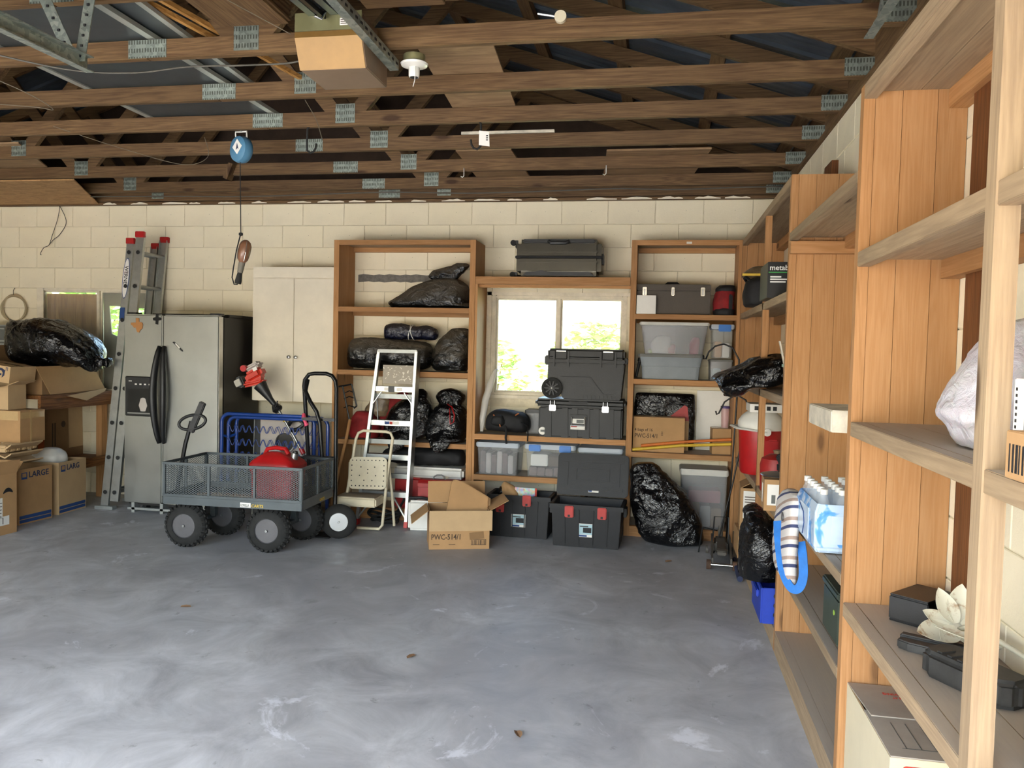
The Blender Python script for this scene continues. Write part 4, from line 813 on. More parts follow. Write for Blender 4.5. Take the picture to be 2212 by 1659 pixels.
for dx, tl in ((-.005, .02), (.008, -.015)): MB().tube([(dx+tl*math.sin(a), .078*math.cos(a), .075+.068*math.sin(a)) for a in [2*PI*i/24 for i in range(24)]], .0035, 6, True).build('cord', 'label_white', t, smooth='all')
bag('upright dusty black bag at the right end beside the navy roll', (-1.80, 6.84, 1.318), [(.01, 0, 0, .13, .10), (.06, 0, 0, .165, .14), (.16, .01, 0, .165, .14), (.26, .02, 0, .14, .12), (.33, .05, 0, .10, .09), (.375, .08, 0, .07, .05), (.39, .09, 0, .02, .02)], 'dusty_black_bag', 8, .022, 9, lim=(-2.785, -1.612, 6.998))
t = thing('red_sack', 'red fabric sack slumped at the left of the bag shelf', 'sack', (-2.58, 6.80, .702))
plain('red_fabric', '#8e1b1e', .8, var=.25, nscale=8, bump=.5, bscale=14)
soft([(.01, 0, 0, .12, .09), (.08, 0, 0, .135, .11), (.17, .0, 0, .11, .09), (.23, -.01, 0, .07, .06), (.245, -.01, 0, .01, .01)], 36, 6, .85, .02, 9, 9).build('sack_body', 'red_fabric', t, smooth='all')
t = thing('red_jacket', 'red jacket standing crumpled behind the stepladder rails', 'jacket', (-2.36, 6.92, .702))
soft([(.01, 0, 0, .13, .06), (.15, .0, 0, .13, .07), (.28, .03, 0, .11, .06), (.37, .07, 0, .09, .05), (.41, .1, 0, .05, .03), (.42, .1, 0, .01, .01)], 36, 6, .85, .02, 9, 10).build('jacket_body', 'red_fabric', t, smooth='all')
t = thing('plastic_wrap', 'crumpled brown and clear plastic bundle above the red sack', 'plastic bundle', (-2.50, 6.88, .90)); plain('brown_wrap', '#7d6a52', .35, var=.4, nscale=14, bump=.6, bscale=22)
soft([(.0, 0, 0, .09, .05), (.08, .02, 0, .11, .06), (.16, .04, 0, .07, .05), (.18, .05, 0, .02, .02)], 30, 6, .9, .022, 12, 12).build('wrap_body', 'brown_wrap', t, smooth='all')
bag('black bag in the middle of the bag shelf, its corner sagging over the edge', (-2.17, 6.80, .702), [(-.10, -.08, -.175, .01, .008), (-.05, -.06, -.175, .06, .016), (.01, -.05, -.165, .10, .02), (.035, -.03, -.06, .17, .12), (.1, 0, -.0, .21, .15), (.22, .01, 0, .20, .14), (.33, .05, 0, .15, .11), (.41, .1, 0, .07, .06), (.455, .1, 0, .03, .03), (.46, .1, 0, .01, .01)], 'black_bag', 14, .025, 7, lim=(-2.785, -1.612, 6.998))
t = bag('black bag with a red drawstring at the right end of the bag shelf', (-1.81, 6.80, .702), [(-.085, -.05, -.175, .012, .008), (-.04, -.03, -.175, .07, .016), (.01, -.02, -.165, .10, .02), (.035, -.0, -.06, .165, .12), (.1, .0, 0, .178, .145), (.22, .0, 0, .172, .14), (.30, .02, 0, .13, .11), (.34, .02, 0, .10, .08), (.40, .02, 0, .125, .07), (.455, .02, 0, .08, .05), (.475, .02, 0, .01, .01)], 'black_bag', 15, .022, 8, lim=(-2.785, -1.612, 6.998))
MB().tube([(.02, -.10, .34), (.07, -.14, .32), (.10, -.16, .25), (.095, -.165, .19), (.065, -.165, .17), (.06, -.16, .24), (.05, -.14, .31)], .007, 6, flat=.5).build('drawstring', 'red_plastic', t, smooth='all')
def cooler(label, loc, w, d, h, rz=0):
    t = thing('cooler', label, 'cooler', loc, rz, 'coolers'); lh = h*.26
    MB().box(-w/2, w/2, -d/2, d/2, 0, h-lh).build('cooler_body', 'red_plastic', t, bevel=.02, segs=3); MB().box(-w/2-.006, w/2+.006, -d/2-.006, d/2+.006, h-lh+.003, h).build('cooler_lid', 'white_plastic', t, bevel=.022, segs=3)
    MB().box(w*.22, w*.22+.05, -d/2-.016, -d/2-.006, h-lh-.05, h-lh+.03).build('latch', 'cream_paint', t, bevel=.004); return t
cooler('long red cooler with white lid under the bag shelf', (-1.955, 6.845, .102), .62, .26, .375)
t = thing('duffel_bag', 'slack black duffel lying on the long cooler', 'duffel', (-2.03, 6.83, .496)); plain('black_fabric', '#131316', .75, var=.25, nscale=10, bump=.5, bscale=18)
soft([(-.40, 0, .03, .02, .02), (-.36, 0, .055, .07, .05), (-.2, 0, .075, .11, .075), (.0, 0, .07, .12, .07), (.2, 0, .075, .12, .075), (.34, 0, .06, .10, .06), (.375, 0, .04, .03, .03)], 40, 7, .8, .022, 9, 17).xf(LIE).build('duffel_body', 'black_fabric', t, smooth='all')
t = thing('utility_jug', 'white utility tank with black spout standing behind the open floor carton', 'jug', (-1.87, 6.45, 0), math.radians(8))
MB().box(-.16, .15, -.09, .09, 0, .25).build('tank', 'white_plastic', t, bevel=.02, segs=3); MB().cyl((-.12, -.03, .25), (-.12, -.03, .27), .03, n=16).build('cap', 'black_plastic', t); MB().tube([(-.16, -.05, .265), (-.05, -.06, .272), (.0, -.05, .262)], .012, 8).build('spout', 'black_plastic', t)
for z in (.14,): MB().cyl((-.06, -.092, z), (-.06, -.088, z), .014, n=14).build('port', 'ink_black', t)
t = thing('toolbox', 'small worn red metal toolbox with arched handle beside the long cooler', 'toolbox', (-1.80, 6.52, .27), math.radians(6))
MB().box(-.17, .17, -.07, .07, 0, .085).build('tray', 'red_paint', t, bevel=.005); MB().prism([(-.072, 0), (.072, 0), (.072, .03), (.04, .055), (-.04, .055), (-.072, .03)], .342, frame((-.171, 0, .086), (0, 1, 0), (0, 0, 1))).build('lid', 'red_paint', t, bevel=.003)
MB().tube([(-.05, 0, .14), (-.045, 0, .165), (-.02, 0, .178), (.02, 0, .178), (.045, 0, .165), (.05, 0, .14)], .006, 8).build('handle', 'steel', t, smooth=True)
t = thing('garden_tool', 'black iron edging tool with wooden handle leaning in the bag shelf unit', 'garden tool', (-2.68, 6.635, .0))
g = [((-.085, 1.165), (.035, 1.19)), ((-.05, 1.175), (.02, .87)), ((.035, 1.19), (.085, 1.0)), ((.085, 1.0), (.06, .98))]
for a, c in g: MB().tube([(a[0], 0, a[1]), (c[0], 0, c[1])], .0075, 8).build('iron_bar', 'black_metal', t)
for z, w in ((1.12, .03), (1.07, .035), (.99, .04)): MB().tube([(-.005+.01*(1.19-z)*5-w, 0, z-.01), (.015, 0, z+.012), (.02+w, 0, z)], .005, 6).build('iron_scroll', 'black_metal', t)
MB().tube([(.025, 0, .88), (-.0, -.01, .72), (-.06, -.015, .45), (-.13, -.02, .12)], .015, 10).build('wood_handle', 'pine_z', t, smooth=True)
# PWC carton in front
w, d, h = .46, .32, .295
t = carton('open tan carton with its front flap hanging, on the floor before the stepladder', (-1.50, 6.0, 0), math.radians(19), w, d, h, 'cardboard', [('b', .17, 12), ('r', .16, 62), ('l', .16, 128)])
MB().prism([(-w/2, 0), (w/2+.02, 0), (w/2+.02, .155), (-w/2, .155)], .004, FRONT((0, -d/2-.0005, h-.155))).build('flap', 'cardboard_pale', t)
lettering('PWC-514/1', .058, FRONT((-w/2+.015, -d/2-.001, .075)), 'print_brown', t, sx=.82)
MB().prism([(0, 0), (.115, 0), (.115, .045), (0, .045), (0, .004), (.004, .004), (.004, .041), (.111, .041), (.111, .004), (0, .004)], .001, FRONT((w/2-.14, -d/2, .03))).build('barcode_frame', 'print_brown', t)
for k in range(9): patch(t, FRONT((w/2-.13+k*.0115, -d/2, .034)), 0, .003+.002*(k % 3), 0, .034, 'print_brown', 'bar')
patch(t, frame((w/2-.15, -d/2-.001, .07), (1, 0, .1), (-.1, 0, 1)), 0, .11, 0, .055, 'cardboard_dark', 'tape_patch')
for k in range(2): patch(t, FRONT((-w/2+.03+.12*k, -d/2, .035)), 0, .05, 0, .004, 'print_brown', 'print_line')
t = thing('folded_cardboard', 'folded brown cardboard packing sticking out of the open floor carton', 'cardboard', (-1.47, 6.02, .16), math.radians(19))
MB().prism([(-.15, 0), (.18, 0), (.2, .21), (.0, .33), (-.07, .35), (-.09, .33)], .05, frame((0, -.03, 0), (1, .05, 0), (0, .12, 1))).build('cardboard_wad', 'cardboard', t, bevel=.006)
MB().prism([(-.12, .0), (.2, 0), (.21, .20), (-.02, .32)], .006, frame((.01, -.045, .0), (1, .1, 0), (0, .1, 1))).build('cardboard_sheet', 'cardboard_pale', t)
# black tool totes on the floor
plain('tote_black', '#15161a', .5, var=.15, nscale=8, bump=.15, bscale=120, spec=.35); plain('tote_inside', '#1d2029', .6, var=.15); plain('latch_red', '#b3302b', .5, var=.1)
plain('label_teal', '#a8c6cf', .5, var=.1)
def tote(label, loc, rz, w, d, h, latches, lid):
    t = thing('storage_tote', label, 'storage tote', loc, rz, 'black tool totes'); k = .94
    o = []; q = [(-1, -1), (1, -1), (1, 1), (-1, 1)]
    rs = [[(a*w/2*s_, b_*d/2*s_, z) for a, b_ in q] for s_, z in ((k, 0), (1, h))]; ri = [[(a*(w/2*s_-.012), b_*(d/2*s_-.012), z) for a, b_ in q] for s_, z in ((1, h), (k, .012))]
    MB().rings(rs+ri).build('tote_body', 'tote_black', t, bevel=.004)
    MB().box(-w/2-.015, w/2+.015, -d/2-.015, -d/2+.004, h-.035, h).box(-w/2-.015, w/2+.015, d/2-.004, d/2+.015, h-.035, h).box(-w/2-.015, -w/2+.004, -d/2+.004, d/2-.004, h-.035, h).box(w/2-.004, w/2+.015, -d/2+.004, d/2-.004, h-.035, h).build('rim', 'tote_black', t)
    for x in (-.27, -.09, .09, .27): 
        MB().prism([(x*w*1.1-.004, .02), (x*w*1.1+.004, .02), (x*w*1.16+.004, h-.04), (x*w*1.16-.004, h-.04)], .006, frame((0, -d/2*k-.002, 0), (1, 0, 0), (0, -(d/2*(1-k))/h, 1))).build('rib', 'tote_black', t)
    for x, z in latches: MB().box(x-.035, x+.035, -d/2-.028, -d/2-.012, z-.045, z+.045).build('latch', 'latch_red', t, bevel=.006); MB().box(x-.009, x+.009, -d/2-.029, -d/2-.027, z-.04, z-.022).build('latch_slot', 'ink_black', t)
    Mf = frame((0, -d/2*(k+.02)-.004, h*.40), (1, 0, 0), (0, -(d/2*(1-k))/h, 1))
    patch(t, Mf, -.058, .058, -.05, .055, 'label_white'); patch(t, Mf, -.052, .052, -.03, .05, 'label_teal', 'label_print', h=.002); patch(t, Mf, -.02, .045, -.015, .025, 'tote_black', 'label_picture', h=.0028); patch(t, Mf, -.052, .01, -.047, -.033, 'print_blue', 'label_print', h=.002); patch(t, Mf, -.045, .02, .03, .038, 'ink_black', 'label_print', h=.0028)
    for s_ in (-1, 1): MB().box(s_*(w/2+.02)-.012, s_*(w/2+.02)+.012, -.06, .06, h-.10, h-.03).build('side_handle', 'tote_black', t, bevel=.004)
    if lid:
        Ml = frame((.0, d/2+.01, h+.01), (1, 0, 0), (0, .22, 1)); L_ = MB().prism(rrect(w+.04, .345, .03, 3), .03, Ml @ Matrix.Translation((0, .1725, -.03))).build('lid', 'tote_black', t, bevel=.006)
        for (x0, x1, y0, y1) in ((-w/2+.02, w/2-.02, .045, .07), (-w/2+.02, w/2-.02, .275, .3), (-w/2+.05, -w/2+.07, .08, .27), (w/2-.07, w/2-.05, .08, .27), (-.13, .13, .12, .13), (-.13, .13, .22, .23), (-.14, -.13, .12, .23), (.13, .14, .12, .23)): MB().box(x0, x1, y0, y1, 0, .006).xf(Ml).build('lid_rib', 'tote_black', L_)
        patch(L_, Ml, -.03, .055, .03, .065, 'label_white', h=.003); patch(L_, Ml, -.028, .0, .035, .06, 'print_blue', 'label_print', h=.004); MB().box(-.05, .05, .29, .32, 0, .004).xf(Ml).build('lid_recess', 'ink_black', L_)
    return t
tote('black tool tote with raised lid, right of the floor pair', (-.51, 6.32, 0), math.radians(-2), .545, .34, .335, ((-.13, .28), (.125, .28)), True)
t = tote('black tool tote stuffed with a paper bag, left of the floor pair', (-1.075, 6.475, 0), math.radians(-2), .50, .28, .345, ((-.15, .25), (.07, .31)), False)
t = thing('paper_bag', 'crumpled brown paper bag poking out of the left tool tote', 'paper bag', (-1.17, 6.46, .24)); soft([(0, 0, 0, .06, .05), (.1, .0, 0, .07, .05), (.16, -.03, 0, .05, .03), (.19, -.05, 0, .01, .01)], 30, 6, .9, .02, 14, 21).build('bag_body', 'cardboard', t, smooth='all')
def magmat():
    s = NT('magazine_print'); v = s.coord((30, 30, 30)); n = s.nd('ShaderNodeTexNoise', Scale=1.2, Detail=5); s.ln(v, n.inputs['Vector']); h = s.nd('ShaderNodeHueSaturation', Saturation=1.6, Value=1.0); s.ln(n.outputs['Color'], h.inputs['Color']); s.col(h.outputs[0]); s.rough(.4); s.done()
magmat()
t = thing('magazine', 'colourful magazine standing in the left tool tote', 'magazine', (-1.04, 6.44, .22)); MB().prism([(-.09, 0), (.09, 0), (.09, .17), (-.09, .175)], .012, frame((0, 0, 0), (1, .1, 0), (0, .1, 1))).build('magazine_body', 'magazine_print', t); MB().prism([(.075, 0), (.0905, 0), (.0905, .1705), (.075, .1705)], .0125, frame((0, -.0005, 0), (1, .1, 0), (0, .1, 1))).build('spine', 'print_red', t)
t = bag('small black bag stuffed into the left tool tote', (-1.235, 6.48, .2), [(0, 0, 0, .035, .05), (.1, 0, 0, .045, .06), (.18, .02, 0, .05, .04), (.2, .02, 0, .01, .01)], 'black_bag', 23, .015, 12, n=28)
# clear bins on the low shelf under the window
clearplastic('clear_bin', (.93, .94, .96, 1), .15); clearplastic('clear_bin_light', (.96, .97, .98, 1), .13); clearplastic('lid_blue_clear', (.85, .9, .97, 1), .6, (.62, .70, .80, 1)); clearplastic('grey_bin_clear', (.86, .87, .88, 1), .27, (.55, .56, .58, 1))
plain('latch_blue', '#1a6fc4', .4, var=.1); plain('purple_brown', '#6b5450', .6, var=.3, nscale=30)
def clear_bin(label, loc, w, d, h, k=.92, mat='clear_bin', lid='lid_blue_clear', latches=(), lh=.04, rz=0, lidw=.02):
    t = thing('clear_bin', label, 'storage bin', loc, rz, 'clear storage bins'); P = rrect(1, 1, .06, 3)
    rs = [[(a*w*s_, b_*d*s_, z) for a, b_ in P] for s_, z in ((k, 0), (1, h))]; ri = [[(a*(w*s_-.008), b_*(d*s_-.008), z) for a, b_ in P] for s_, z in ((1, h), (k, .006))]
    MB().rings(rs+ri).build('bin_body', mat, t, smooth=30)
    MB().prism([(a*(w+lidw), b_*(d+lidw)) for a, b_ in P], lh, Matrix.Translation((0, 0, h-.012))).build('lid', lid, t, bevel=.006)
    for x in latches: MB().box(x-.05, x+.05, -d/2-.02, -d/2-.008, h-.03, h+.026).build('latch', 'latch_blue', t, bevel=.005)
    return t
def packed(label, loc, w, d, h, mat, n=1, mat2=None):
    t = thing('packed_goods', label, 'packed goods', loc, 0, 'goods in the bins')
    for i in range(n): MB().box(-w/2+w*i/n+.002, -w/2+w*(i+1)/n-.002, -d/2, d/2, 0, h*(1-.08*(i % 3))).build('pack', mat2 if (mat2 and i % 2) else mat, t, bevel=.006)
    return t
clear_bin('clear bin with pale lid full of brown files, leftmost on the low window shelf', (-1.332, 6.83, .45), .36, .32, .25)
packed('brown folders packed upright inside the leftmost clear bin', (-1.345, 6.84, .458), .29, .26, .19, 'purple_brown', 6, 'pale_grey')
clear_bin('clear bin with two bright blue latches on the low window shelf', (-.88, 6.84, .45), .42, .32, .25, latches=(-.13, .13), mat='clear_bin_light')
packed('dark cases and a green tray inside the blue latched bin', (-.885, 6.83, .458), .35, .26, .075, 'purple_brown', 5); packed('pale papers on top inside the blue latched bin', (-.9, 6.83, .54), .30, .24, .10, 'label_white', 2, 'print_brown')
clear_bin('clear bin half hidden behind the raised tote lid', (-.455, 6.84, .45), .36, .32, .24)
packed('grey goods inside the half hidden clear bin', (-.455, 6.84, .458), .28, .26, .15, 'pale_grey', 3, 'purple_brown')
# bench items
t = thing('backpack', 'black backpack with orange zip pulls slumped on the window bench', 'backpack', (-1.275, 6.80, .818))
soft([(-.19, 0, .05, .03, .03), (-.165, 0, .075, .09, .07), (-.08, 0, .095, .12, .092), (.05, 0, .09, .12, .09), (.14, .0, .08, .11, .08), (.19, 0, .07, .05, .05), (.2, 0, .07, .01, .01)], 40, 7, .75, .012, 9, 31).xf(LIE).build('pack_body', 'black_fabric', t, smooth='all')
soft([(-.06, 0, .04, .02, .02), (-.04, 0, .05, .05, .04), (.03, 0, .05, .05, .045), (.06, 0, .04, .02, .02)], 24, 5, .7, .006, 12, 32).xf(Matrix.Translation((-.06, -.11, .05)) @ LIE).build('front_pocket', 'black_fabric', t, smooth='all')
plain('orange_web', '#b06a3c', .7)
for a in (((-.10, -.13, .15), (-.05, -.15, .10), (-.03, -.16, .05)), ((.09, -.12, .15), (.12, -.125, .17))): MB().tube(a, .006, 6).build('zip_pull', 'orange_web', t)
for a in (((.0, -.1, .1), (.02, -.155, .0), (.02, -.175, -.04), (.03, -.18, -.09)), ((.12, -.1, .1), (.2, -.13, .06), (.21, -.175, -.01), (.21, -.18, -.06))): MB().tube(a, .009, 6, flat=.4).build('strap', 'black_fabric', t, smooth=True)
clear_bin('small grey see-through case with dark lid between backpack and black chest', (-1.06, 6.94, .80), .13, .18, .19, .96, 'grey_bin_clear', 'black_plastic', lidw=.012, lh=.03)
t = thing('plastic_roll', 'long curled clear plastic wrapped roll leaning left of the window', 'plastic roll', (-1.49, 6.80, .802)); clearplastic('film', (.95, .95, .95, 1), .6, (.78, .76, .72, 1))
MB().tube([(0, -.06, .01), (-.0, -.04, .12), (.015, .0, .28), (.045, .05, .42), (.075, .1, .53), (.09, .12, .55)], [.014, .027, .032, .03, .022, .008], 12, flat=.75).build('roll_body', 'film', t, smooth='all')
def toolchest_mats(): plain('chest_black', '#18191a', .45, var=.12, nscale=10, bump=.15, bscale=160, spec=.35)
toolchest_mats()
t = thing('storage_chest', 'big black latched storage chest at the bottom of the bench stack', 'storage chest', (-.625, 6.81, .80))
MB().box(-.355, .345, -.17, .19, 0, .255).build('chest_body', 'chest_black', t, bevel=.012, segs=3); MB().box(-.385, .37, -.19, .2, .258, .325).build('lid', 'chest_black', t, bevel=.022, segs=3)
for x in (-.27, -.13, -.05, .05, .13, .25): MB().prism([(x-.03, .0), (x+.03, .0), (x+.025, .25), (x-.025, .25)], .01, FRONT((0, -.17, 0))).build('rib', 'chest_black', t, bevel=.003)
for x in (-.235, .205):
    l_ = MB().box(x-.028, x+.028, -.20, -.19, .225, .275).build('latch', 'chrome', t, bevel=.004); MB().tube([(x-.018, -.20, .24), (x-.018, -.205, .31), (x+.018, -.205, .31), (x+.018, -.2, .24)], .0035, 6).build('latch_wire', 'chrome', l_)
MB().box(-.10, .055, -.192, -.18, .285, .31).build('finger_recess', 'ink_black', t); hp_ = MB().box(-.085, .055, -.196, -.18, .075, .2).build('handle_plate', 'chest_black', t, bevel=.004)
MB().tube([(-.07, -.195, .18), (-.07, -.205, .11), (.04, -.205, .11), (.04, -.195, .18)], .008, 8).build('grab_handle', 'steel', hp_, smooth=True); patch(t, FRONT((-.065, -.1965, .125)), 0, .1, 0, .04, 'label_white', 'sticker'); patch(t, FRONT((-.08, -.1962, .075)), 0, .12, 0, .035, 'label_white', 'sticker'); patch(t, FRONT((-.076, -.1975, .095)), 0, .05, 0, .01, 'print_red', 'sticker'); patch(t, FRONT((-.03, -.1977, .128)), 0, .06, 0, .03, 'drawer_grey', 'sticker')
MB().cyl((-.318, -.172, .05), (-.318, -.166, .05), .033, n=24).build('round_sticker', 'label_white', t); MB().box(-.335, -.30, -.174, -.17, .042, .06).build('sticker_print', 'drawer_grey', t); patch(t, FRONT((-.285, -.1725, .17)), 0, .018, 0, .05, 'label_white', 'tag')
t = thing('rolling_tool_chest', 'black wheeled tool chest stacked on the storage chest before the window', 'tool chest', (-.60, 6.80, 1.127))
MB().prism([(-.31, .3), (-.315, .12), (-.22, .11), (-.18, .0), (-.02, .0), (-.0, .0), (.30, .0), (.325, .3)], .32, frame((0, .16, 0), (-1, 0, 0), (0, 0, 1)) @ Matrix.Diagonal((-1, 1, -1, 1)) @ Matrix.Translation((0, 0, 0))).build('chest_body', 'chest_black', t, bevel=.008)
MB().box(-.32, .33, -.17, .17, .302, .335).build('collar', 'chest_black', t, bevel=.006); MB().box(-.315, .325, -.165, .165, .337, .42).build('lid', 'chest_black', t, bevel=.018, segs=3)
for x in (-.2, .19):
    MB().box(x-.05, x+.05, -.176, -.166, .33, .40).build('latch', 'chest_black', t, bevel=.006); MB().box(x-.04, x+.04, -.178, -.176, .395, .402).build('latch_bar', 'chrome', t)
    for s_ in (-1, 1): MB().box(x+s_*.06-.008, x+s_*.06+.008, -.178, -.16, .27, .40).build('rib', 'chest_black', t)
for k in range(9): MB().box(-.02+k*.034, -.008+k*.034, -.166, -.158, .005, .035).build('foot_rib', 'chest_black', t)
MB().prism([(-.2, .19), (.05, .19), (.16, .05), (.24, .05), (.24, .045), (.155, .045), (.045, .183), (-.2, .183)], .004, FRONT((0, -.161, 0))).build('moulded_line', 'ink_black', t)
MB().box(-.345, -.30, -.12, .12, .28, .36).build('side_handle', 'chest_black', t, bevel=.008); MB().box(.32, .35, -.1, .1, .3, .35).build('side_handle', 'chest_black', t, bevel=.008)
def spokewheel(par, x, y, z, R_, w):
    M = Matrix.Translation((x, y, z)) @ Matrix.Rotation(PI/2, 4, 'X'); ty = MB().lathe([(R_*.72, -w/2), (R_, -w/2), (R_, w/2), (R_*.72, w/2), (R_*.7, w*.3)], 32, M).build('wheel', 'black_rubber', par, smooth=30)
    for k in range(10): MB().obox(M @ Matrix.Rotation(2*PI*k/10, 4, 'Z') @ Matrix.Translation((R_*.45, 0, w*.45)), R_*.5, .012, .012).build('spoke', 'chest_black', ty)
    MB().lathe([(R_*.22, w*.3), (R_*.22, w*.56), (.006, w*.56), (.006, w*.6), (.001, w*.6)], 18, M).build('hub', 'chest_black', ty); MB().cyl(M @ Vector((0, 0, w*.58)), M @ Vector((0, 0, w*.66)), .006, n=8).build('axle_pin', 'label_white', ty)
spokewheel(t, -.27, -.17, .088, .087, .05)
t = thing('suitcase', 'dark grey hard shell suitcase lying on top of the window header', 'suitcase', (-.85, 6.85, 2.145))
plain('suitcase_grey', '#5d5b54', .24, var=.12, metal=.85); 
MB().box(-.365, .355, -.17, .19, .012, .318).build('shell', 'suitcase_grey', t, bevel=.04, segs=4)
MB().box(-.369, .359, -.174, .194, .155, .178).build('zip_band', 'black_fabric', t, bevel=.004)
for z in (.118, .205): MB().box(-.335, .325, -.1725, -.16, z, z+.018).build('groove', 'suitcase_grey', t, bevel=.004)
for x in (-.30, .27): MB().box(x, x+.022, -.1725, -.16, .055, .115).build('rib', 'suitcase_grey', t, bevel=.004); MB().box(x, x+.022, -.1725, -.16, .225, .275).build('rib', 'suitcase_grey', t, bevel=.004)
MB().prism([(-.3, .0), (.3, .0), (.26, .03), (-.1, .03), (-.14, .045), (-.2, .03), (-.27, .03)], .01, FRONT((0, -.163, .014))).build('lower_panel', 'black_plastic', t, bevel=.003); MB().box(-.31, .30, -.166, -.10, .288, .3185).build('upper_panel', 'black_plastic', t, bevel=.01)
MB().tube([(-.09, -.17, .30), (-.07, -.185, .285), (.06, -.185, .285), (.085, -.17, .30)], .01, 8, flat=1.5).build('grab_handle', 'black_plastic', t, smooth=True)
for z in (.03, .30):
    for y in (-.1, .14): MB().cyl((-.40, y-.016, z-.006), (-.40, y+.016, z-.006), .024, n=16).build('caster', 'black_rubber', t); MB().box(-.40, -.36, y-.012, y+.012, z-.012, z+.014).build('caster_fork', 'black_plastic', t)
MB().box(.355, .368, -.06, .06, .12, .21).build('end_lock', 'black_plastic', t, bevel=.004)
# right unit
plain('chest_brown', '#453b2f', .5, var=.1, bump=.3, bscale=260)
t = thing('tool_chest', 'brown metal tool chest with three steel catches on the top right shelf', 'tool chest', (.105, 6.84, 1.847))
MB().box(-.298, .298, -.11, .12, 0, .195).build('chest_body', 'chest_brown', t, bevel=.005); MB().box(-.30, .30, -.113, .122, .197, .25).build('lid', 'chest_brown', t, bevel=.006)
MB().tube([(-.07, 0, .25), (-.05, 0, .268), (.03, 0, .268), (.05, 0, .25)], .009, 8).build('handle', 'black_plastic', t, smooth=True)
for x, w_ in ((-.235, .017), (-.005, .012), (.235, .017)): MB().prism(rrect(w_*2, .07, .008), .006, FRONT((x, -.112, .19))).build('catch', 'chrome', t); MB().box(x-.006, x+.006, -.121, -.118, .16, .21).build('catch_slot', 'steel', t)
t = tag(MB().box(-.192, -.035, 6.672, 6.72, 1.8475, 2.0).build('white_box', 'label_white', bevel=.002), 'small plain white box in front of the brown tool chest', 'box')
plain('tote_grey', '#7d858c', .5, var=.08)
def opaque_tote(name, label, loc, w, d, h, k, mat, lidmat, group=None, lh=.03):
    t = thing(name, label, 'storage bin', loc, 0, group); P = rrect(1, 1, .07, 3)
    MB().rings([[(a*w*s_, b_*d*s_, z) for a, b_ in P] for s_, z in ((k, 0), (k+.03, h*.55), (k+.045, h*.56), (1, h))]).build('bin_body', mat, t, smooth=30); MB().prism([(a*(w+.03), b_*(d+.03)) for a, b_ in P], lh, Matrix.Translation((0, 0, h-.008))).build('lid', lidmat, t, bevel=.006); return t
plain('lid_grey', '#5e5f5c', .5, var=.1); plain('lid_white', '#c7c6c0', .5, var=.08)
opaque_tote('storage_bin', 'blue grey storage bin under the clear tapered one', (.10, 6.86, 1.313), .51, .32, .19, .9, 'tote_grey', 'lid_grey', lh=.024)
clear_bin('tapered see-through bin with white lid holding bright toys and cloths', (.12, 6.83, 1.52), .545, .30, .25, .86, 'grey_bin_clear', 'lid_white', lh=.025)
for i, (lab, x, w_, h_, m_) in enumerate((('white cloth bundle inside the tapered bin', .02, .17, .15, 'white_plastic'), ('crimson bundle inside the tapered bin', .29, .08, .14, 'pink_tape'), ('small red bundle inside the tapered bin', .1, .07, .08, 'red_plastic'), ('lime green bundle inside the tapered bin', -.05, .07, .04, 'lime'))):
    if m_ == 'lime': plain('lime', '#9bbf4a', .6)
    t = thing('cloth_bundle', lab, 'bundle', (x, 6.80+.03*(i % 2), 1.527), 0, 'bundles in the tapered bin'); soft([(0, 0, 0, w_/2*.9, .05), (h_*.5, 0, 0, w_/2, .05), (h_*.9, .01, 0, w_/3, .03), (h_, .01, 0, .006, .006)], 24, 5, .85, .012, 14, 40+i).build('bundle_body', m_, t, smooth='all')
clear_bin('upright clear box with one blue latch at the right of the bin shelf', (.508, 6.84, 1.495), .165, .26, .25, .94, 'clear_bin_light', 'lid_blue_clear', latches=(.015,))
packed('cartons of pale goods inside the upright blue latched box', (.508, 6.83, 1.503), .12, .2, .13, 'cardboard', 2, 'label_white')
clear_bin('low grey see-through bin below the upright blue latched box', (.505, 6.84, 1.313), .18, .28, .165, .94, 'grey_bin_clear', 'lid_grey', lidw=.008, lh=.02)
packed('teal goods inside the low grey bin', (.51, 6.85, 1.32), .14, .2, .09, 'label_teal', 2, 'orange_web')
t = thing('flashlight', 'slim black flashlight leaning at the left of the bin shelf', 'flashlight', (-.165, 6.72, 1.313)); MB().cyl((-.015, 0, .012), (.01, .02, .14), .012, n=12).build('tube', 'black_metal', t, smooth=True); MB().cyl((.01, .02, .14), (.015, .025, .17), .018, n=12).build('head', 'black_metal', t)
w, d, h = .42, .2, .288
t = carton('carton printed 4 bags of 16 on the lower right shelf', (.022, 6.818, .706), math.radians(-1), w, d, h, 'cardboard', [], True)
lettering('PWC-514/1', .05, FRONT((-w/2+.012, -d/2-.001, .115)), 'print_brown', t, sx=.8); lettering('4 bags of 16', .036, FRONT((-w/2+.012, -d/2-.001, .17)), 'print_brown', t, sx=.85)
for k in range(3): patch(t, FRONT((.02, -d/2-.0002, .14+.012*k)), 0, .016, 0, .005, 'print_brown', 'print_line')
bag('shiny black plastic wrapped bundle behind the 4 bags of 16 carton', (.065, 6.97, .706), [(.005, 0, 0, .24, .05), (.1, 0, 0, .255, .06), (.3, 0, 0, .255, .055), (.44, 0, 0, .25, .045), (.475, 0, 0, .24, .03), (.48, 0, 0, .2, .01)], 'black_bag', 45, .012, 9, e=.45)
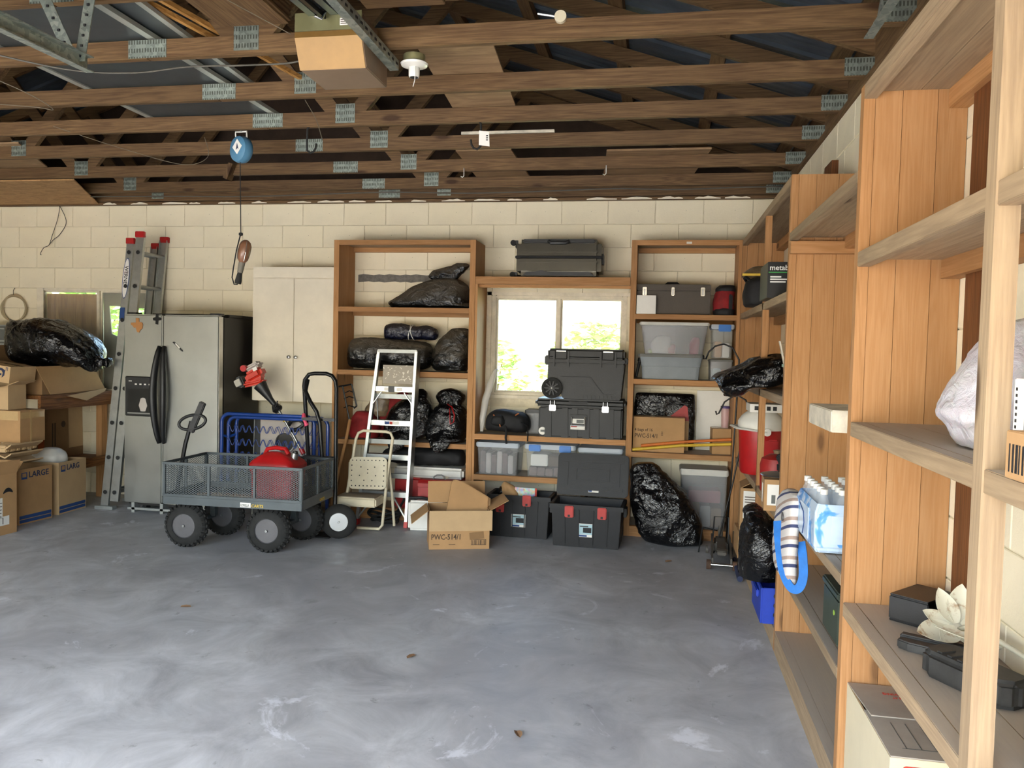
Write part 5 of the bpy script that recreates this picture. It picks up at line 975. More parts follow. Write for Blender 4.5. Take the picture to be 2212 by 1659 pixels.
t = thing('red_folder', 'red cardboard triangle sticking up behind the 4 bags carton', 'folder', (.17, 6.905, .706)); MB().prism([(-.10, .25), (.10, .25), (.085, .37), (.06, .385)], .01, frame((0, 0, 0), (1, 0, 0), (0, .05, 1))).build('folder_body', 'red_paint', t); MB().prism([(.05, .0), (.10, .0), (.10, .26), (.05, .26)], .009, frame((0, 0, 0), (1, 0, 0), (0, .05, 1))).build('folder_back', 'cardboard_pale', t); patch(t, frame((.03, .018, .33), (1, 0, .2), (0, .05, 1)), 0, .03, 0, .03, 'label_white')
t = tag(MB().box(.335, .605, 7.02, 7.035, .706, 1.215).build('white_sheet', 'label_white'), 'white poster board standing against the wall on the lower right shelf', 'poster board')
t = carton('small brown carton at the right end of the lower shelf', (.528, 6.84, .706), math.radians(3), .15, .17, .21, 'cardboard', [], True)
t = thing('food_container', 'tall clear container with a purple lid on the small brown carton', 'container', (.56, 6.84, .922)); plain('purple', '#4b3a78', .5); clearplastic('pinkish', (.95, .85, .87, 1), .5, (.7, .45, .45, 1))
MB().lathe([(.028, 0), (.034, .16)], 20).build('container_body', 'pinkish', t, smooth=30); MB().lathe([(.038, .16), (.038, .178), (.001, .178)], 20).build('lid', 'purple', t, smooth=30)
plain('pole_yellow', '#d9b437', .45, var=.15); plain('pole_orange', '#d0702d', .5, var=.15)
tag(MB().tube([(-.19, 6.674, .722), (.2, 6.68, .772), (.605, 6.69, .80)], .0125, 10).build('pole', 'pole_yellow', smooth=True), 'yellow pole laid across the lower right shelf', 'pole', 'poles on the lower right shelf')
tag(MB().tube([(-.12, 6.683, .757), (.2, 6.688, .80), (.605, 6.695, .838)], .012, 10).build('pole', 'pole_orange', smooth=True), 'orange pole laid just above the yellow pole', 'pole', 'poles on the lower right shelf')
clear_bin('large clear tote with grey lid on the floor shelf of the right unit', (.40, 6.84, .088), .37, .30, .455, .93, 'grey_bin_clear', 'lid_white', lh=.05)
plain('pink_plastic', '#cf7d86', .5, var=.1)
packed('pink goods slanting inside the large clear tote', (.41, 6.84, .30), .26, .2, .10, 'pink_plastic', 1); packed('boxes at the bottom of the large clear tote', (.42, 6.85, .098), .26, .22, .19, 'cardboard_pale', 3, 'white_plastic')
bag('large shiny black bag on the floor left of the grey lidded tote', (.09, 6.47, 0), [(.006, .08, 0, .15, .08), (.03, .07, 0, .22, .13), (.10, .04, 0, .255, .15), (.22, .01, 0, .26, .155), (.34, -.04, 0, .235, .15), (.43, -.07, 0, .21, .12), (.50, -.11, 0, .17, .10), (.57, -.15, 0, .13, .08), (.62, -.16, 0, .10, .06), (.645, -.16, 0, .06, .04), (.65, -.16, 0, .02, .02)], 'black_bag', 51, .032, 6, n=72)
t = bpy.data.objects['garbage_bag.00%d' % 9] if 'garbage_bag.009' in bpy.data.objects else None
# ------------------------------------------------------------------ right wall shelves: far bay
t = thing('tool_box_carton', 'black power tool carton with white lettering and a green stripe', 'box', (.765, 4.95, 1.859)); plain('carton_black', '#101112', .45, var=.1); plain('print_green', '#3c9a4c', .6); plain('print_white', '#e6e6e2', .6, var=0)
MB().box(-.165, .165, -.17, .17, 0, .205).build('carton_body', 'carton_black', t, bevel=.002); MB().box(-.166, .0, -.168, .168, .0, .204).build('side_print', 'drawer_grey', t) if False else None
lettering('metabo', .042, FRONT((-.155, -.1705, .158)), 'print_white', t); lettering('HPT', .026, FRONT((.0, -.1708, .160)), 'carton_black', t); patch(t, FRONT((-.006, -.1702, .156)), 0, .06, 0, .026, 'print_white', 'badge', h=.0004)
patch(t, FRONT((-.16, -.1702, .142)), 0, .325, 0, .006, 'print_green', 'stripe')
for k, L_ in enumerate((.06, .1, .085)): patch(t, FRONT((-.15, -.1702, .115-.014*k)), 0, L_, 0, .008, 'print_white', 'print_line')
for k in range(5): patch(t, FRONT((-.04, -.1702, .075-.010*k)), 0, .035, 0, .003, 'print_white', 'print_line'); patch(t, FRONT((.03, -.1702, .075-.010*k)), 0, .05, 0, .003, 'print_white', 'print_line')
t = thing('tool_bag', 'charcoal tool bag between the red tool bag and the black carton', 'tool bag', (.70, 5.72, 1.859)); soft([(.0, 0, 0, .10, .12), (.02, 0, 0, .13, .15), (.1, 0, 0, .135, .155), (.17, 0, 0, .12, .14), (.2, 0, 0, .06, .09)], 36, 6, .6, .01, 10, 61, zmin=0).build('bag_body', 'black_fabric', t, smooth='all')
MB().tube([(-.1, -.1, .17), (-.13, -.05, .2), (-.13, .05, .2), (-.1, .1, .17)], .01, 8).build('handle', 'black_fabric', t, smooth=True); MB().cyl((-.137, -.02, .1), (-.13, -.02, .1), .008, n=10).build('rivet', 'chrome', t)
t = thing('cloth_hat', 'dark cloth hat with a pale wooden slat laid on the charcoal tool bag', 'hat', (.66, 5.74, 2.063)); soft([(.0, 0, 0, .11, .12), (.03, 0, 0, .1, .11), (.07, .02, 0, .06, .07), (.08, .02, 0, .01, .01)], 28, 5, .9, .006, 12, 62, zmin=0).build('crown', 'brown_wrap', t, smooth='all'); MB().box(-.12, .03, -.14, -.11, -.0, .015).build('slat', 'pole_yellow', t)
t = thing('tool_bag', 'red and black tool bag at the right end of the tool chest shelf', 'tool bag', (.515, 6.80, 1.847)); soft([(.0, 0, 0, .07, .1), (.03, 0, 0, .083, .12), (.12, -.01, 0, .075, .12), (.2, .01, 0, .07, .11), (.235, .02, 0, .05, .08), (.245, .02, 0, .01, .01)], 36, 6, .7, .012, 10, 63, zmin=0).build('bag_body', 'red_fabric', t, smooth='all'); soft([(.195, .01, 0, .076, .116), (.22, .01, 0, .078, .115), (.245, .02, 0, .06, .09)], 30, 5, .7, .008, 10, 64).build('bag_rim', 'black_fabric', t, smooth='all'); MB().box(.02, .06, -.125, -.10, .0, .17).build('holster', 'black_fabric', t, bevel=.01); soft([(.0, 0, -.01, .078, .118), (.04, 0, -.01, .082, .122), (.055, 0, -.01, .07, .11)], 30, 4, .7, .008, 10, 65, zmin=0).build('base_panel', 'black_fabric', t, smooth='all')
t = bag('black plastic sheet spilling over the edge of the far right wall shelf', (.66, 5.32, 1.322), [(-.06, -.20, -.11, .03, .1), (-.02, -.19, -.11, .06, .2), (.012, -.16, -.11, .10, .22), (.045, -.05, 0, .22, .32), (.09, .0, 0, .22, .34), (.15, .06, -.05, .16, .3), (.20, .08, -.1, .1, .18), (.22, .08, -.1, .01, .01)], 'black_bag', 66, .045, 6, n=72, pleat=2)
t = thing('planter', 'spotted green flower pot holding slats at the near end of the far bay', 'flower pot', (.70, 4.42, 1.319))
s = NT('spotted_green'); v = s.coord(); s.col(s.mix(s.ramp(s.noise(v, 30, 4, .7), [(.5, (0, 0, 0)), (.58, (1, 1, 1))]), lin('#8fa89a'), lin('#7a5b3d'))); s.rough(.7); s.done()
MB().lathe([(.035, 0), (.05, .15), (.056, .15), (.056, .165), (.045, .165), (.035, .02), (.001, .02)], 24).build('pot_body', 'spotted_green', t, smooth=35)
t = thing('slat_bundle', 'grey wooden slats standing in the spotted flower pot', 'slats', (.70, 4.42, 1.345))
for dx, tl in ((-.012, -.06), (.01, .02)): MB().beam((dx, 0, 0), (dx+tl, 0, .26), .006, .03, (0, 1, 0)).build('slat', 'pale_wood', t)
tag(MB().cyl((.715, 4.38, 1.56), (.715, 4.40, 1.56), .028, n=20).build('tape_roll', 'pole_yellow'), 'round yellow tape roll in the spotted flower pot', 'tape roll')
t = thing('drink_cooler', 'round red drink cooler with white lid and swing handle', 'drink cooler', (.715, 5.75, .71))
MB().lathe([(.125, 0), (.135, .02), (.15, .30), (.150, .305), (.001, .305)], 36).build('cooler_body', 'red_plastic', t, smooth=35); MB().lathe([(.156, .306), (.156, .36), (.13, .40), (.10, .425), (.09, .43), (.001, .43)], 36).build('lid', 'white_plastic', t, smooth=35)
MB().tube([(.0, .165, .31), (-.08, .15, .31), (-.165, .08, .32), (-.195, .0, .325), (-.165, -.09, .315), (-.08, -.15, .31), (.02, -.172, .30)], .018, 8, flat=.45).build('swing_handle', 'white_plastic', t, smooth=True); MB().cyl((.02, -.15, .30), (.02, -.18, .30), .026, n=18).build('pivot', 'white_plastic', t); MB().box(-.02, .1, -.152, -.12, .08, .25).build('moulded_panel', 'red_plastic', t, bevel=.01)
t = thing('white_box', 'flat white box with dark print on top of the drink cooler', 'box', (.73, 5.72, 1.142)); MB().box(-.11, .12, -.12, .12, 0, .055).build('carton_body', 'label_white', t, bevel=.002); lettering('HEMAN', .045, FRONT((-.08, -.121, .012)), 'ink_black', t) if False else [MB().box(-.08+k*.04, -.055+k*.04, -.1215, -.12, .014, .042).build('print_block', 'ink_black', t) for k in range(4)]
t = carton('carton with white sticker under a round pan lid on the far right wall shelf', (.675, 4.45, .71), math.radians(-3), .20, .21, .165, 'cardboard', [], True); patch(t, FRONT((-.085, -.1052, .03)), 0, .06, 0, .11, 'label_white', 'sticker'); patch(t, FRONT((-.063, -.1068, .04)), 0, .02, 0, .045, 'drawer_grey', 'sticker'); lettering('BOX NO.', .018, FRONT((-.015, -.1055, .012)), 'print_brown', t); patch(t, frame((-.1002, .04, .03), (0, -1, 0), (0, 0, 1)), 0, .05, 0, .1, 'label_white', 'sticker')
t = thing('pan_lid', 'large round grey pan lid lying on the sticker carton', 'pan lid', (.69, 4.48, .884)); MB().lathe([(.001, .012), (.06, .014), (.125, .004), (.128, .0), (.12, .002), (.06, .009), (.001, .008)], 36).build('lid_disc', 'steel', t, smooth=True)
t = thing('red_pot', 'dusty red lidded pot standing beside the drink cooler', 'pot', (.72, 4.98, .71)); MB().lathe([(.085, 0), (.095, .01), (.10, .16), (.09, .2), (.05, .225), (.001, .23)], 28).build('pot_body', 'red_paint', t, smooth=35); MB().lathe([(.02, .23), (.025, .25), (.001, .255)], 14).build('lid_knob', 'brown_wrap', t, smooth=True)
t = thing('hand_tool', 'black hand tool with chrome collar on the round pan lid', 'hand tool', (.69, 4.46, .90)); MB().beam((-.04, -.03, .03), (.05, .03, .035), .05, .05).build('tool_body', 'black_plastic', t, bevel=.01); MB().beam((-.02, -.02, .05), (-.045, -.03, .1), .03, .035, (1, 0, 0)).build('grip', 'black_plastic', t, bevel=.008); MB().cyl((.03, -.01, .012), (.08, .02, .012), .012, n=12).build('collar', 'chrome', t)
carton('upper brown carton with white address label at the foot of the far bay', (.71, 5.85, .305), math.radians(-4), .22, .3, .30, 'cardboard', [('l', .1, -60)])
t = bpy.data.objects[C.objects[-1].parent.name] if C.objects[-1].parent else C.objects[-1]
patch(t, FRONT((-.09, -.1502, .09)), 0, .1, 0, .19, 'label_white'); [patch(t, FRONT((-.082+.014*k, -.1518, .11)), 0, .006, 0, .04, 'print_brown', 'bar') for k in range(4)]; [patch(t, FRONT((-.08, -.1518, .2+.018*k)), 0, .07, 0, .006, 'print_brown', 'print_line') for k in range(3)]
t = carton('lower brown carton with dark square print at the foot of the far bay', (.70, 5.86, .113), 0, .23, .3, .185, 'cardboard', [], True); patch(t, FRONT((-.04, -.1502, .06)), 0, .03, 0, .03, 'print_brown')
t = thing('plastic_crate', 'blue plastic crate with round holes under the leaning black bag', 'crate', (.70, 4.52, .113)); plain('crate_blue', '#1f3fae', .4, var=.12)
mb_ = MB().box(-.13, -.12, -.19, .19, 0, .19).box(.12, .13, -.19, .19, 0, .19).box(-.12, .12, -.19, -.18, 0, .19).box(-.12, .12, .18, .19, 0, .19).box(-.12, .12, -.18, .18, 0, .01); mb_.build('crate_body', 'crate_blue', t, bevel=.003)
for z in (.05, .10, .15): 
    MB().cyl((.03, -.1905, z), (.03, -.1915, z), .016, n=16).build('hole', 'ink_black', t); MB().cyl((-.05, -.1905, z), (-.05, -.1915, z), .016, n=16).build('hole', 'ink_black', t)
MB().box(-.145, -.131, -.12, .12, .12, .16).build('side_grip', 'crate_blue', t, bevel=.004)
bag('tall black bag standing on the blue crate, against the shelf post', (.605, 4.55, .31), [(-.05, -.03, -.02, .06, .07), (.0, -.01, 0, .11, .14), (.1, .0, 0, .125, .19), (.22, .0, 0, .125, .19), (.31, -.03, 0, .07, .14), (.36, -.055, .03, .05, .09), (.395, -.055, .03, .01, .01)], 'black_bag', 71, .024, 8)
# shepherd hooks and floor jack in the corner
t = thing('shepherd_hook', 'black iron shepherd hook with a ground fork leaning in the corner', 'plant hook', (.49, 6.2, 0))
MB().tube([(-.03, .02, .01), (.0, .0, .12), (.09, .0, .55), (.14, .0, .85), (.17, .0, 1.0), (.19, 0, 1.10), (.165, 0, 1.19), (.09, 0, 1.23), (.01, 0, 1.17), (-.028, 0, 1.085), (-.045, 0, 1.075), (-.052, 0, 1.10)], .0065, 8).build('rod', 'black_metal', t, smooth='all')
MB().tube([(-.145, -.02, .02), (-.12, -.02, .215), (-.01, 0, .19)], .006, 6).build('ground_prong', 'black_metal', t); MB().tube([(-.05, -.03, .01), (-.035, -.02, .3), (.07, -.02, .3), (.07, -.03, .02)], .006, 6).build('ground_prong', 'black_metal', t)
t = thing('shepherd_hook', 'taller black iron shepherd hook curling over the shelf corner', 'plant hook', (.55, 6.25, 0))
MB().tube([(.0, .03, .01), (.03, .02, .7), (.05, 0, 1.40), (.05, 0, 1.49), (.0, 0, 1.58), (-.065, 0, 1.608), (-.13, 0, 1.59), (-.175, 0, 1.545), (-.195, 0, 1.49), (-.21, 0, 1.49), (-.215, 0, 1.52)], .0065, 8).build('rod', 'black_metal', t, smooth='all')
t = thing('floor_jack', 'grimy steel trolley jack on the floor in front of the corner', 'floor jack', (.50, 6.05, 0), math.radians(-3)); plain('jack_grime', '#5f5b55', .6, var=.3, metal=.4); plain('rust', '#5d4433', .8, var=.3)
for x in (-.065, .065): MB().prism([(-.28, .03), (.25, .03), (.27, .14), (.1, .15), (-.26, .08)], .012, RIGHT((x-.006, 0, 0))).build('side_plate', 'jack_grime', t)
MB().box(-.05, .05, .02, .24, .05, .13).build('hydraulic_unit', 'jack_grime', t, bevel=.012); MB().beam((0, .12, .13), (0, -.2, .1), .06, .03).build('lift_arm', 'jack_grime', t, bevel=.004); MB().lathe([(.035, 0), (.04, .015), (.02, .02), (.001, .02)], 18, Matrix.Translation((0, -.2, .115))).build('saddle', 'jack_grime', t)
MB().cyl((-.10, -.27, .035), (.10, -.27, .035), .012, n=12).build('front_axle', 'chrome', t, smooth=True)
for x in (-.09, .09): MB().cyl((x-.015, -.27, .035), (x+.015, -.27, .035), .034, n=20).build('front_wheel', 'rust', t)
for x in (-.10, .085): MB().cyl((x-.008, .2, .03), (x+.008, .2, .03), .03, n=16).build('caster', 'jack_grime', t)
MB().cyl((0, .26, .12), (0, .28, .2), .018, n=12).build('handle_socket', 'jack_grime', t)
tag(MB().tube([(.585, 5.92, .05), (.585, 5.7, .03), (.585, 5.5, .022)], [.016, .018, .02], 10).build('jack_handle', 'print_navy', smooth=True), 'dark blue jack handle lying beside the trolley jack', 'handle')
# ------------------------------------------------------------------ middle bay
s = NT('striped_cloth'); v = s.coord(); sx = s.nd('ShaderNodeSeparateXYZ'); s.ln(v, sx.inputs[0]); w_ = s.math('FRACT', s.math('MULTIPLY', s.math('ADD', sx.outputs['Z'], s.math('MULTIPLY', sx.outputs['Y'], .35)), 12.0))
s.col(s.ramp(w_, [(0, lin('#cfcac6')), (.35, lin('#cfcac6')), (.36, lin('#3f4668')), (.52, lin('#3f4668')), (.53, lin('#cfcac6')), (.75, lin('#cfcac6')), (.76, lin('#a58f83')), (.93, lin('#a58f83')), (.94, lin('#cfcac6'))])); s.m.node_tree.nodes[-1].color_ramp.interpolation = 'LINEAR'; s.rough(.9); s.bump(s.noise(v, 300, 2), .4, .002); s.done()
plain('strap_blue', '#1f6fc0', .7, var=.12, nscale=20)
t = thing('beach_bag', 'striped woven beach bag with blue straps hanging over the shelf edge', 'bag', (.576, 3.64, .55))
soft([(.0, .015, 0, .02, .15), (.03, .0, 0, .03, .19), (.15, -.005, .0, .034, .2), (.26, -.0, 0, .03, .2), (.30, .0, 0, .03, .19), (.335, .005, -.02, .035, .17), (.37, .015, -.04, .035, .14), (.39, .02, -.05, .02, .1)], 48, 6, .6, .008, 8, 81).build('bag_body', 'striped_cloth', t, smooth='all')
ribbon([(-.045, -.05, .26), (-.045, -.10, .18), (-.035, -.16, .08), (-.01, -.2, .02), (.02, -.215, .015), (.04, -.21, .06), (.04, -.19, .14), (.035, -.16, .2)], .036, .005).build('strap', 'strap_blue', t, smooth=30)
MB().box(-.005, .03, -.12, .12, -.012, .025).build('hem', 'strap_blue', t, bevel=.01)
MB().lathe([(.013, 0), (.02, .002), (.02, .004), (.012, .004)], 18, Matrix.Translation((-.032, -.1, .29)) @ Matrix.Rotation(-PI/2, 4, 'Y')).build('grommet', 'steel', t)
wp = thing('water_pack', 'shrink wrapped pack of water bottles with blue film on the middle shelf', 'water pack', (.59, 3.10, .792)); clearplastic('pet', (.93, .95, .97, 1), .18, (.8, .85, .9, 1)); plain('film_white', '#c9dcf0', .25, var=.08); 
s = NT('film_print'); v = s.coord((9, 9, 9)); n = s.noise(v, 1.0, 3, .6, .5); s.col(s.ramp(n, [(.5, lin('#bdd3ea')), (.54, lin('#6aa7e2')), (.66, lin('#3f88d8')), (.72, lin('#bdd3ea'))])); s.rough(.25); s.done()
bm_, cm_ = None, None
for i in range(4):
    for j in range(6):
        loc = (.036+i*.066, .034+j*.066, .002)
        if bm_ is None:
            o = MB().lathe([(.022, 0), (.031, .008), (.0315, .05), (.029, .06), (.0315, .075), (.0315, .14), (.03, .16), (.014, .205), (.0125, .21), (.0125, .222)], 16).build('bottle', 'pet', None, smooth=True); o.parent = wp; o.location = loc; bm_ = o.data
            c = MB().lathe([(.0145, .218), (.0145, .236), (.012, .238), (.001, .238)], 14).build('cap', 'white_plastic', None, smooth=30); c.parent = o; cm_ = c.data
        else: o = link('bottle', bm_, wp, loc=loc); link('cap', cm_, o)
def filmwrap():
    m = MB(); P = [(0, 0), (.27, 0), (.27, .40), (0, .40)]; 
    for k in range(4):
        a, b_ = P[k], P[(k+1) % 4]; 
    ring = lambda z, ins: [(x+(ins if x == 0 else -ins), y+(ins if y == 0 else -ins), z) for x, y in P]
    m.rings([ring(.004, .012), ring(.02, .001), ring(.155, .001), ring(.185, .012)], False, False); return m
fw_ = filmwrap().build('film_wrap', 'film_print', wp, fix=True, bevel=.008)
MB().box(-.002, .0005, .12, .30, .03, .15).build('film_panel', 'film_white', wp); MB().box(.06, .24, -.002, .0005, .04, .145).build('film_panel', 'film_white', wp)
lettering('Spring', .03, frame((-.003, .24, .10), (0, -1, 0), (0, 0, 1)), 'print_navy', wp, sx=.9) if False else None
MB().tube([(-.004, .3, .14), (-.006, .2, .12), (-.006, .18, .08), (-.004, .22, .03)], .002, 5).build('film_seam', 'print_blue', wp)
t = thing('ammo_can', 'olive green metal ammunition can on the lower middle shelf', 'ammo can', (.73, 3.16, .47)); plain('olive', '#3c463b', .5, var=.15)
MB().box(-.06, .08, -.13, .13, 0, .17).build('can_body', 'olive', t, bevel=.006); MB().box(-.066, .086, -.136, .136, .172, .20).build('lid', 'olive', t, bevel=.006); MB().box(-.03, .05, -.146, -.132, .1, .185).build('latch', 'olive', t, bevel=.004); MB().cyl((-.061, -.07, .11), (-.063, -.07, .11), .01, n=12).build('sticker', 'lime', t)
# ------------------------------------------------------------------ nearest bay
t = thing('plastic_bag', 'full white plastic bag on the shelf behind the nearest stud', 'plastic bag', (.80, 2.08, 1.316)); s = NT('thin_white'); v = s.coord(); s.col(s.ramp(s.noise(v, 6, 3), [(.3, lin('#bdb7c2')), (.5, lin('#c9c6cc')), (.7, lin('#cac6b6'))])); s.rough(.4); s.bump(s.noise(v, 16, 5, .6, 1.), .6, .02); s.b.inputs['Subsurface Weight'].default_value = .15; s.done()
soft([(.0, .0, 0, .07, .10), (.02, .0, 0, .085, .115), (.05, -.005, 0, .095, .13), (.08, -.01, 0, .112, .145), (.13, .0, 0, .10, .14), (.2, .02, 0, .085, .13), (.26, .04, 0, .065, .1), (.30, .06, 0, .04, .06), (.315, .07, 0, .01, .02)], 56, 7, .8, .014, 9, 91, zmin=0).build('bag_body', 'thin_white', t, smooth='all')
t = carton('brown carton with arrow marks at the right picture edge, upper shelf', (.82, 1.54, 1.316), 0, .22, .34, .36, 'cardboard', [], True); Ml = frame((-.1102, 0, 0), (0, -1, 0), (0, 0, 1))
for k in (0, .02): MB().prism([(-.165+k, .28), (-.160+k, .28), (-.160+k, .33), (-.155+k, .33), (-.1625+k, .345), (-.17+k, .33), (-.165+k, .33)], .001, Ml).build('arrow_print', 'print_brown', t)
patch(t, Ml, -.17, -.1, .265, .27, 'print_brown', 'print_line'); patch(t, frame((-.05, -.1702, .02), (1, 0, 0), (0, 0, 1)), 0, .1, 0, .1, 'label_white')
t = thing('white_carton', 'white printed box in front of the arrow marked carton', 'box', (.69, 1.50, 1.318)); MB().box(-.02, .025, -.14, .17, 0, .175).build('carton_body', 'label_white', t, bevel=.002); [MB().box(-.0212, -.02, .16-.006, .16, .02+k*.012, .026+k*.012).build('bar', 'ink_black', t) for k in range(12)]
MB().box(-.0212, -.02, .0, .12, .05, .13).build('print_block', 'drawer_grey', t)
t = thing('cardboard_box', 'small tan box with a barcode on the shelf edge at the right picture edge', 'box', (.675, 1.44, 1.318), math.radians(2), 'cardboard boxes'); MB().box(-.055, .005, -.14, .12, 0, .085).build('carton_body', 'cardboard', t, bevel=.002)
for k in range(9): MB().box(-.0562, -.055, .105-.012*k-(.003+.002*(k % 3)), .105-.012*k, .012, .062).build('bar', 'ink_black', t)
t = thing('plastic_box', 'black plastic box lying open on its side on the lower near shelf', 'box', (.835, 2.66, .711), math.radians(48))
MB().box(-.09, .09, -.06, .06, 0, .006).box(-.09, .09, -.06, .06, .079, .085).box(-.09, -.084, -.06, .06, .006, .079).box(.084, .09, -.06, .06, .006, .079).box(-.084, .084, .054, .06, .006, .079).build('box_shell', 'black_plastic', t, bevel=.004)
# metal flower
s = NT('rusty_white'); v = s.coord(); n = s.noise(v, 22, 5, .65); s.col(s.mix(s.ramp(n, [(.55, (0, 0, 0)), (.7, (1, 1, 1))]), lin('#c9c6b4'), lin('#8a6238'))); s.rough(.55); s.b.inputs['Metallic'].default_value = .1; s.done()
fl_ = thing('metal_flower', 'rusty white metal garden flower lying on the lower near shelf', 'garden ornament', (.80, 2.42, .711))
def petal(par, M, L_, W_, th=.002, curl=.3, nm='petal'):
    m = MB(); rs = []; N = 10
    for i in range(N+1):
        u = i/N; w = W_*math.sin(PI*min(1, u*.93+.07))**.75*(1-.25*u); z = curl*L_*u*u
        rs.append([(u*L_, -w, z+.25*w), (u*L_, -w*.5, z+.06*w), (u*L_, 0, z), (u*L_, w*.5, z+.06*w), (u*L_, w, z+.25*w)])
    top = [p for r in rs for p in r]; bot = [(x, y, z-th) for x, y, z in top]; n = len(top); fs = []
    for i in range(N):
        for j in range(4): a = i*5+j; fs += [(a, a+1, a+6, a+5), (n+a+5, n+a+6, n+a+1, n+a)]
    for i in range(N): a = i*5; fs += [(a, a+5, n+a+5, n+a), (a+9, a+4, n+a+4, n+a+9)]
    m.add([M @ Vector(p) for p in top+bot], fs); return m.build(nm, 'rusty_white', par, smooth=True)
Mf = Matrix.Translation((.045, -.03, .066)) @ Matrix.Rotation(math.radians(15), 4, 'Z') @ Matrix.Rotation(math.radians(40), 4, 'X') @ Matrix.Rotation(math.radians(-8), 4, 'Y')
for k, (a, L_, W_) in enumerate(((188, .12, .04), (150, .085, .03), (65, .115, .038), (98, .10, .034), (8, .11, .028), (-35, .075, .028), (-90, .055, .03), (215, .085, .03))): petal(fl_, Mf @ Matrix.Rotation(math.radians(a), 4, 'Z') @ Matrix.Translation((.012, 0, .002*k)), L_, W_)
MB().lathe([(.001, .006), (.022, .004), (.03, -.004), (.018, -.012), (.001, -.014)], 18, Mf).build('flower_core', 'rusty_white', fl_, smooth=True)
MB().tube([Mf @ Vector((0, 0, -.01)), (.06, -.08, .09), (.095, -.16, .085), (.115, -.4, .095), (.115, -.75, .09)], .007, 8).build('stem', 'rusty_white', fl_, smooth='all')
petal(fl_, Matrix.Translation((.09, -.2, .075)) @ Matrix.Rotation(math.radians(135), 4, 'Z'), .17, .028, curl=.05, nm='leaf'); petal(fl_, Matrix.Translation((.115, -.42, .095)) @ Matrix.Rotation(math.radians(60), 4, 'Z'), .12, .025, curl=.2, nm='leaf')
plain('dusty_black', '#30302f', .6, var=.4, nscale=10)
t = thing('hook_bracket', 'flat black plastic bracket with a square hook end on the lower near shelf', 'bracket', (.745, 2.385, .711), math.radians(-28)); MB().box(-.05, .12, -.0, .03, 0, .032).build('bracket_back', 'dusty_black', t, bevel=.004); MB().prism([(-.05, -.03), (-.02, -.045), (.11, -.05), (.11, -.005), (-.05, -.003)], .026, Matrix()).build('bracket_front', 'dusty_black', t, bevel=.004)
t = thing('tool_case', 'dusty black power tool battery base lying on the lower near shelf', 'tool case', (.80, 2.12, .711), math.radians(-62)); MB().prism([(-.13, -.045), (-.10, -.065), (.10, -.06), (.13, -.02), (.12, .05), (-.11, .055), (-.14, .02)], .07, Matrix()).build('case_body', 'dusty_black', t, bevel=.014, segs=3)
for k in range(4): MB().box(-.08+k*.03, -.066+k*.03, -.045, .0, .07, .074).build('vent_rib', 'dusty_black', t)
tag(MB().box(.74, .93, 1.36, 1.70, .711, .98).build('tan_box', 'cardboard_pale', bevel=.003), 'plain tan box at the right edge on the lower near shelf', 'box')
w, d, h = .29, .50, .44
t = carton('cream moving box with a red logo square under the lower near shelf', (.80, 2.535, .0), 0, w, d, h, 'cardboard_pale', [], False); plain('cream_board', '#cfc3a6', .8, var=.04); plain('grey_board_top', '#a59c90', .85, var=.08)
MB().box(-w/2-.001, -w/2, -d/2, d/2, 0, h).build('side_print', 'cream_board', t); MB().box(-w/2+.001, w/2-.001, -d/2+.001, d/2*.15, h, h+.004).build('flap', 'grey_board_top', t); M2 = frame((0, d/2, h+.002), (1, 0, 0), (0, -1, .03)); MB().prism([(-w/2, 0), (w/2, 0), (w/2, .26), (-w/2+.01, .26)], .004, M2).build('flap', 'grey_board_top', t)
MB().box(-w/2, w/2, -d/2-.001, -d/2, 0, h).build('front_print', 'cream_board', t)
MB().prism(rrect(.075, .07, .01), .0012, FRONT((-.075, -d/2-.001, h-.055))).build('logo_square', 'print_red', t); lettering('pen+', .034, FRONT((-.107, -d/2-.0025, h-.062)), 'print_white', t, sx=.9); lettering('gear', .03, FRONT((-.107, -d/2-.0025, h-.084)), 'print_white', t, sx=.9) if False else None
lettering('EXTRA', .032, FRONT((-.02, -d/2-.0015, h-.052)), 'drawer_grey', t); lettering('S', .032, FRONT((.10, -d/2-.0015, h-.052)), 'drawer_grey', t)
Mt = frame((.02, .17, h+.0095), (-1, 0, 0), (0, -1, 0)); lettering('MOVING', .02, Mt, 'print_red', t); lettering('VISIT US AT', .016, frame((.03, .14, h+.0098), (-1, 0, 0), (0, -1, 0)), 'print_red', t, sx=.8)
for k in range(5): patch(t, Matrix.Translation((-.09+.04*k, -.2, h+.0045)), 0, .0025, 0, .16, 'drawer_grey', 'print_line', h=.0006)
patch(t, Matrix.Translation((-.1, -.2, h+.0045)), 0, .2, 0, .0025, 'drawer_grey', 'print_line', h=.0006)
# ------------------------------------------------------------------ overhead: opener, lamp holder, reel, hooks, stored goods
plain('opener_tan', '#80602f', .4, var=.08, metal=.3); plain('opener_brown', '#8a7460', .45, var=.08, metal=.3); plain('chassis', '#8f8c66', .4, var=.12, metal=.5); plain('rail_steel', '#6f7a7a', .4, var=.12, metal=.8)
op = thing('garage_door_opener', 'tan metal garage door opener motor hanging from the trusses', 'garage door opener', (-1.44, 3.38, 2.735))
MB().prism([(-.16, .0), (-.13, -.0), (-.13, .0), (.40, 0.0), (.40, .13), (-.16, .13)], .01, Matrix()) if False else None
def boxp(name, mat, x0, x1, prof): # profile in (y,z), extruded along x
    return MB().prism(prof, x1-x0, frame((x0, 0, 0), (0, 1, 0), (0, 0, 1))).build(name, mat, op, bevel=.004)
boxp('housing', 'opener_brown', -.16, .15, [(-.03, .002), (.24, .002), (.24, .215), (-.085, .215), (-.085, .12)])
boxp('front_cover', 'opener_tan', -.158, .148, [(-.034, .0), (-.031, .0), (-.0865, .122), (-.0865, .145), (-.09, .145), (-.09, .12)])
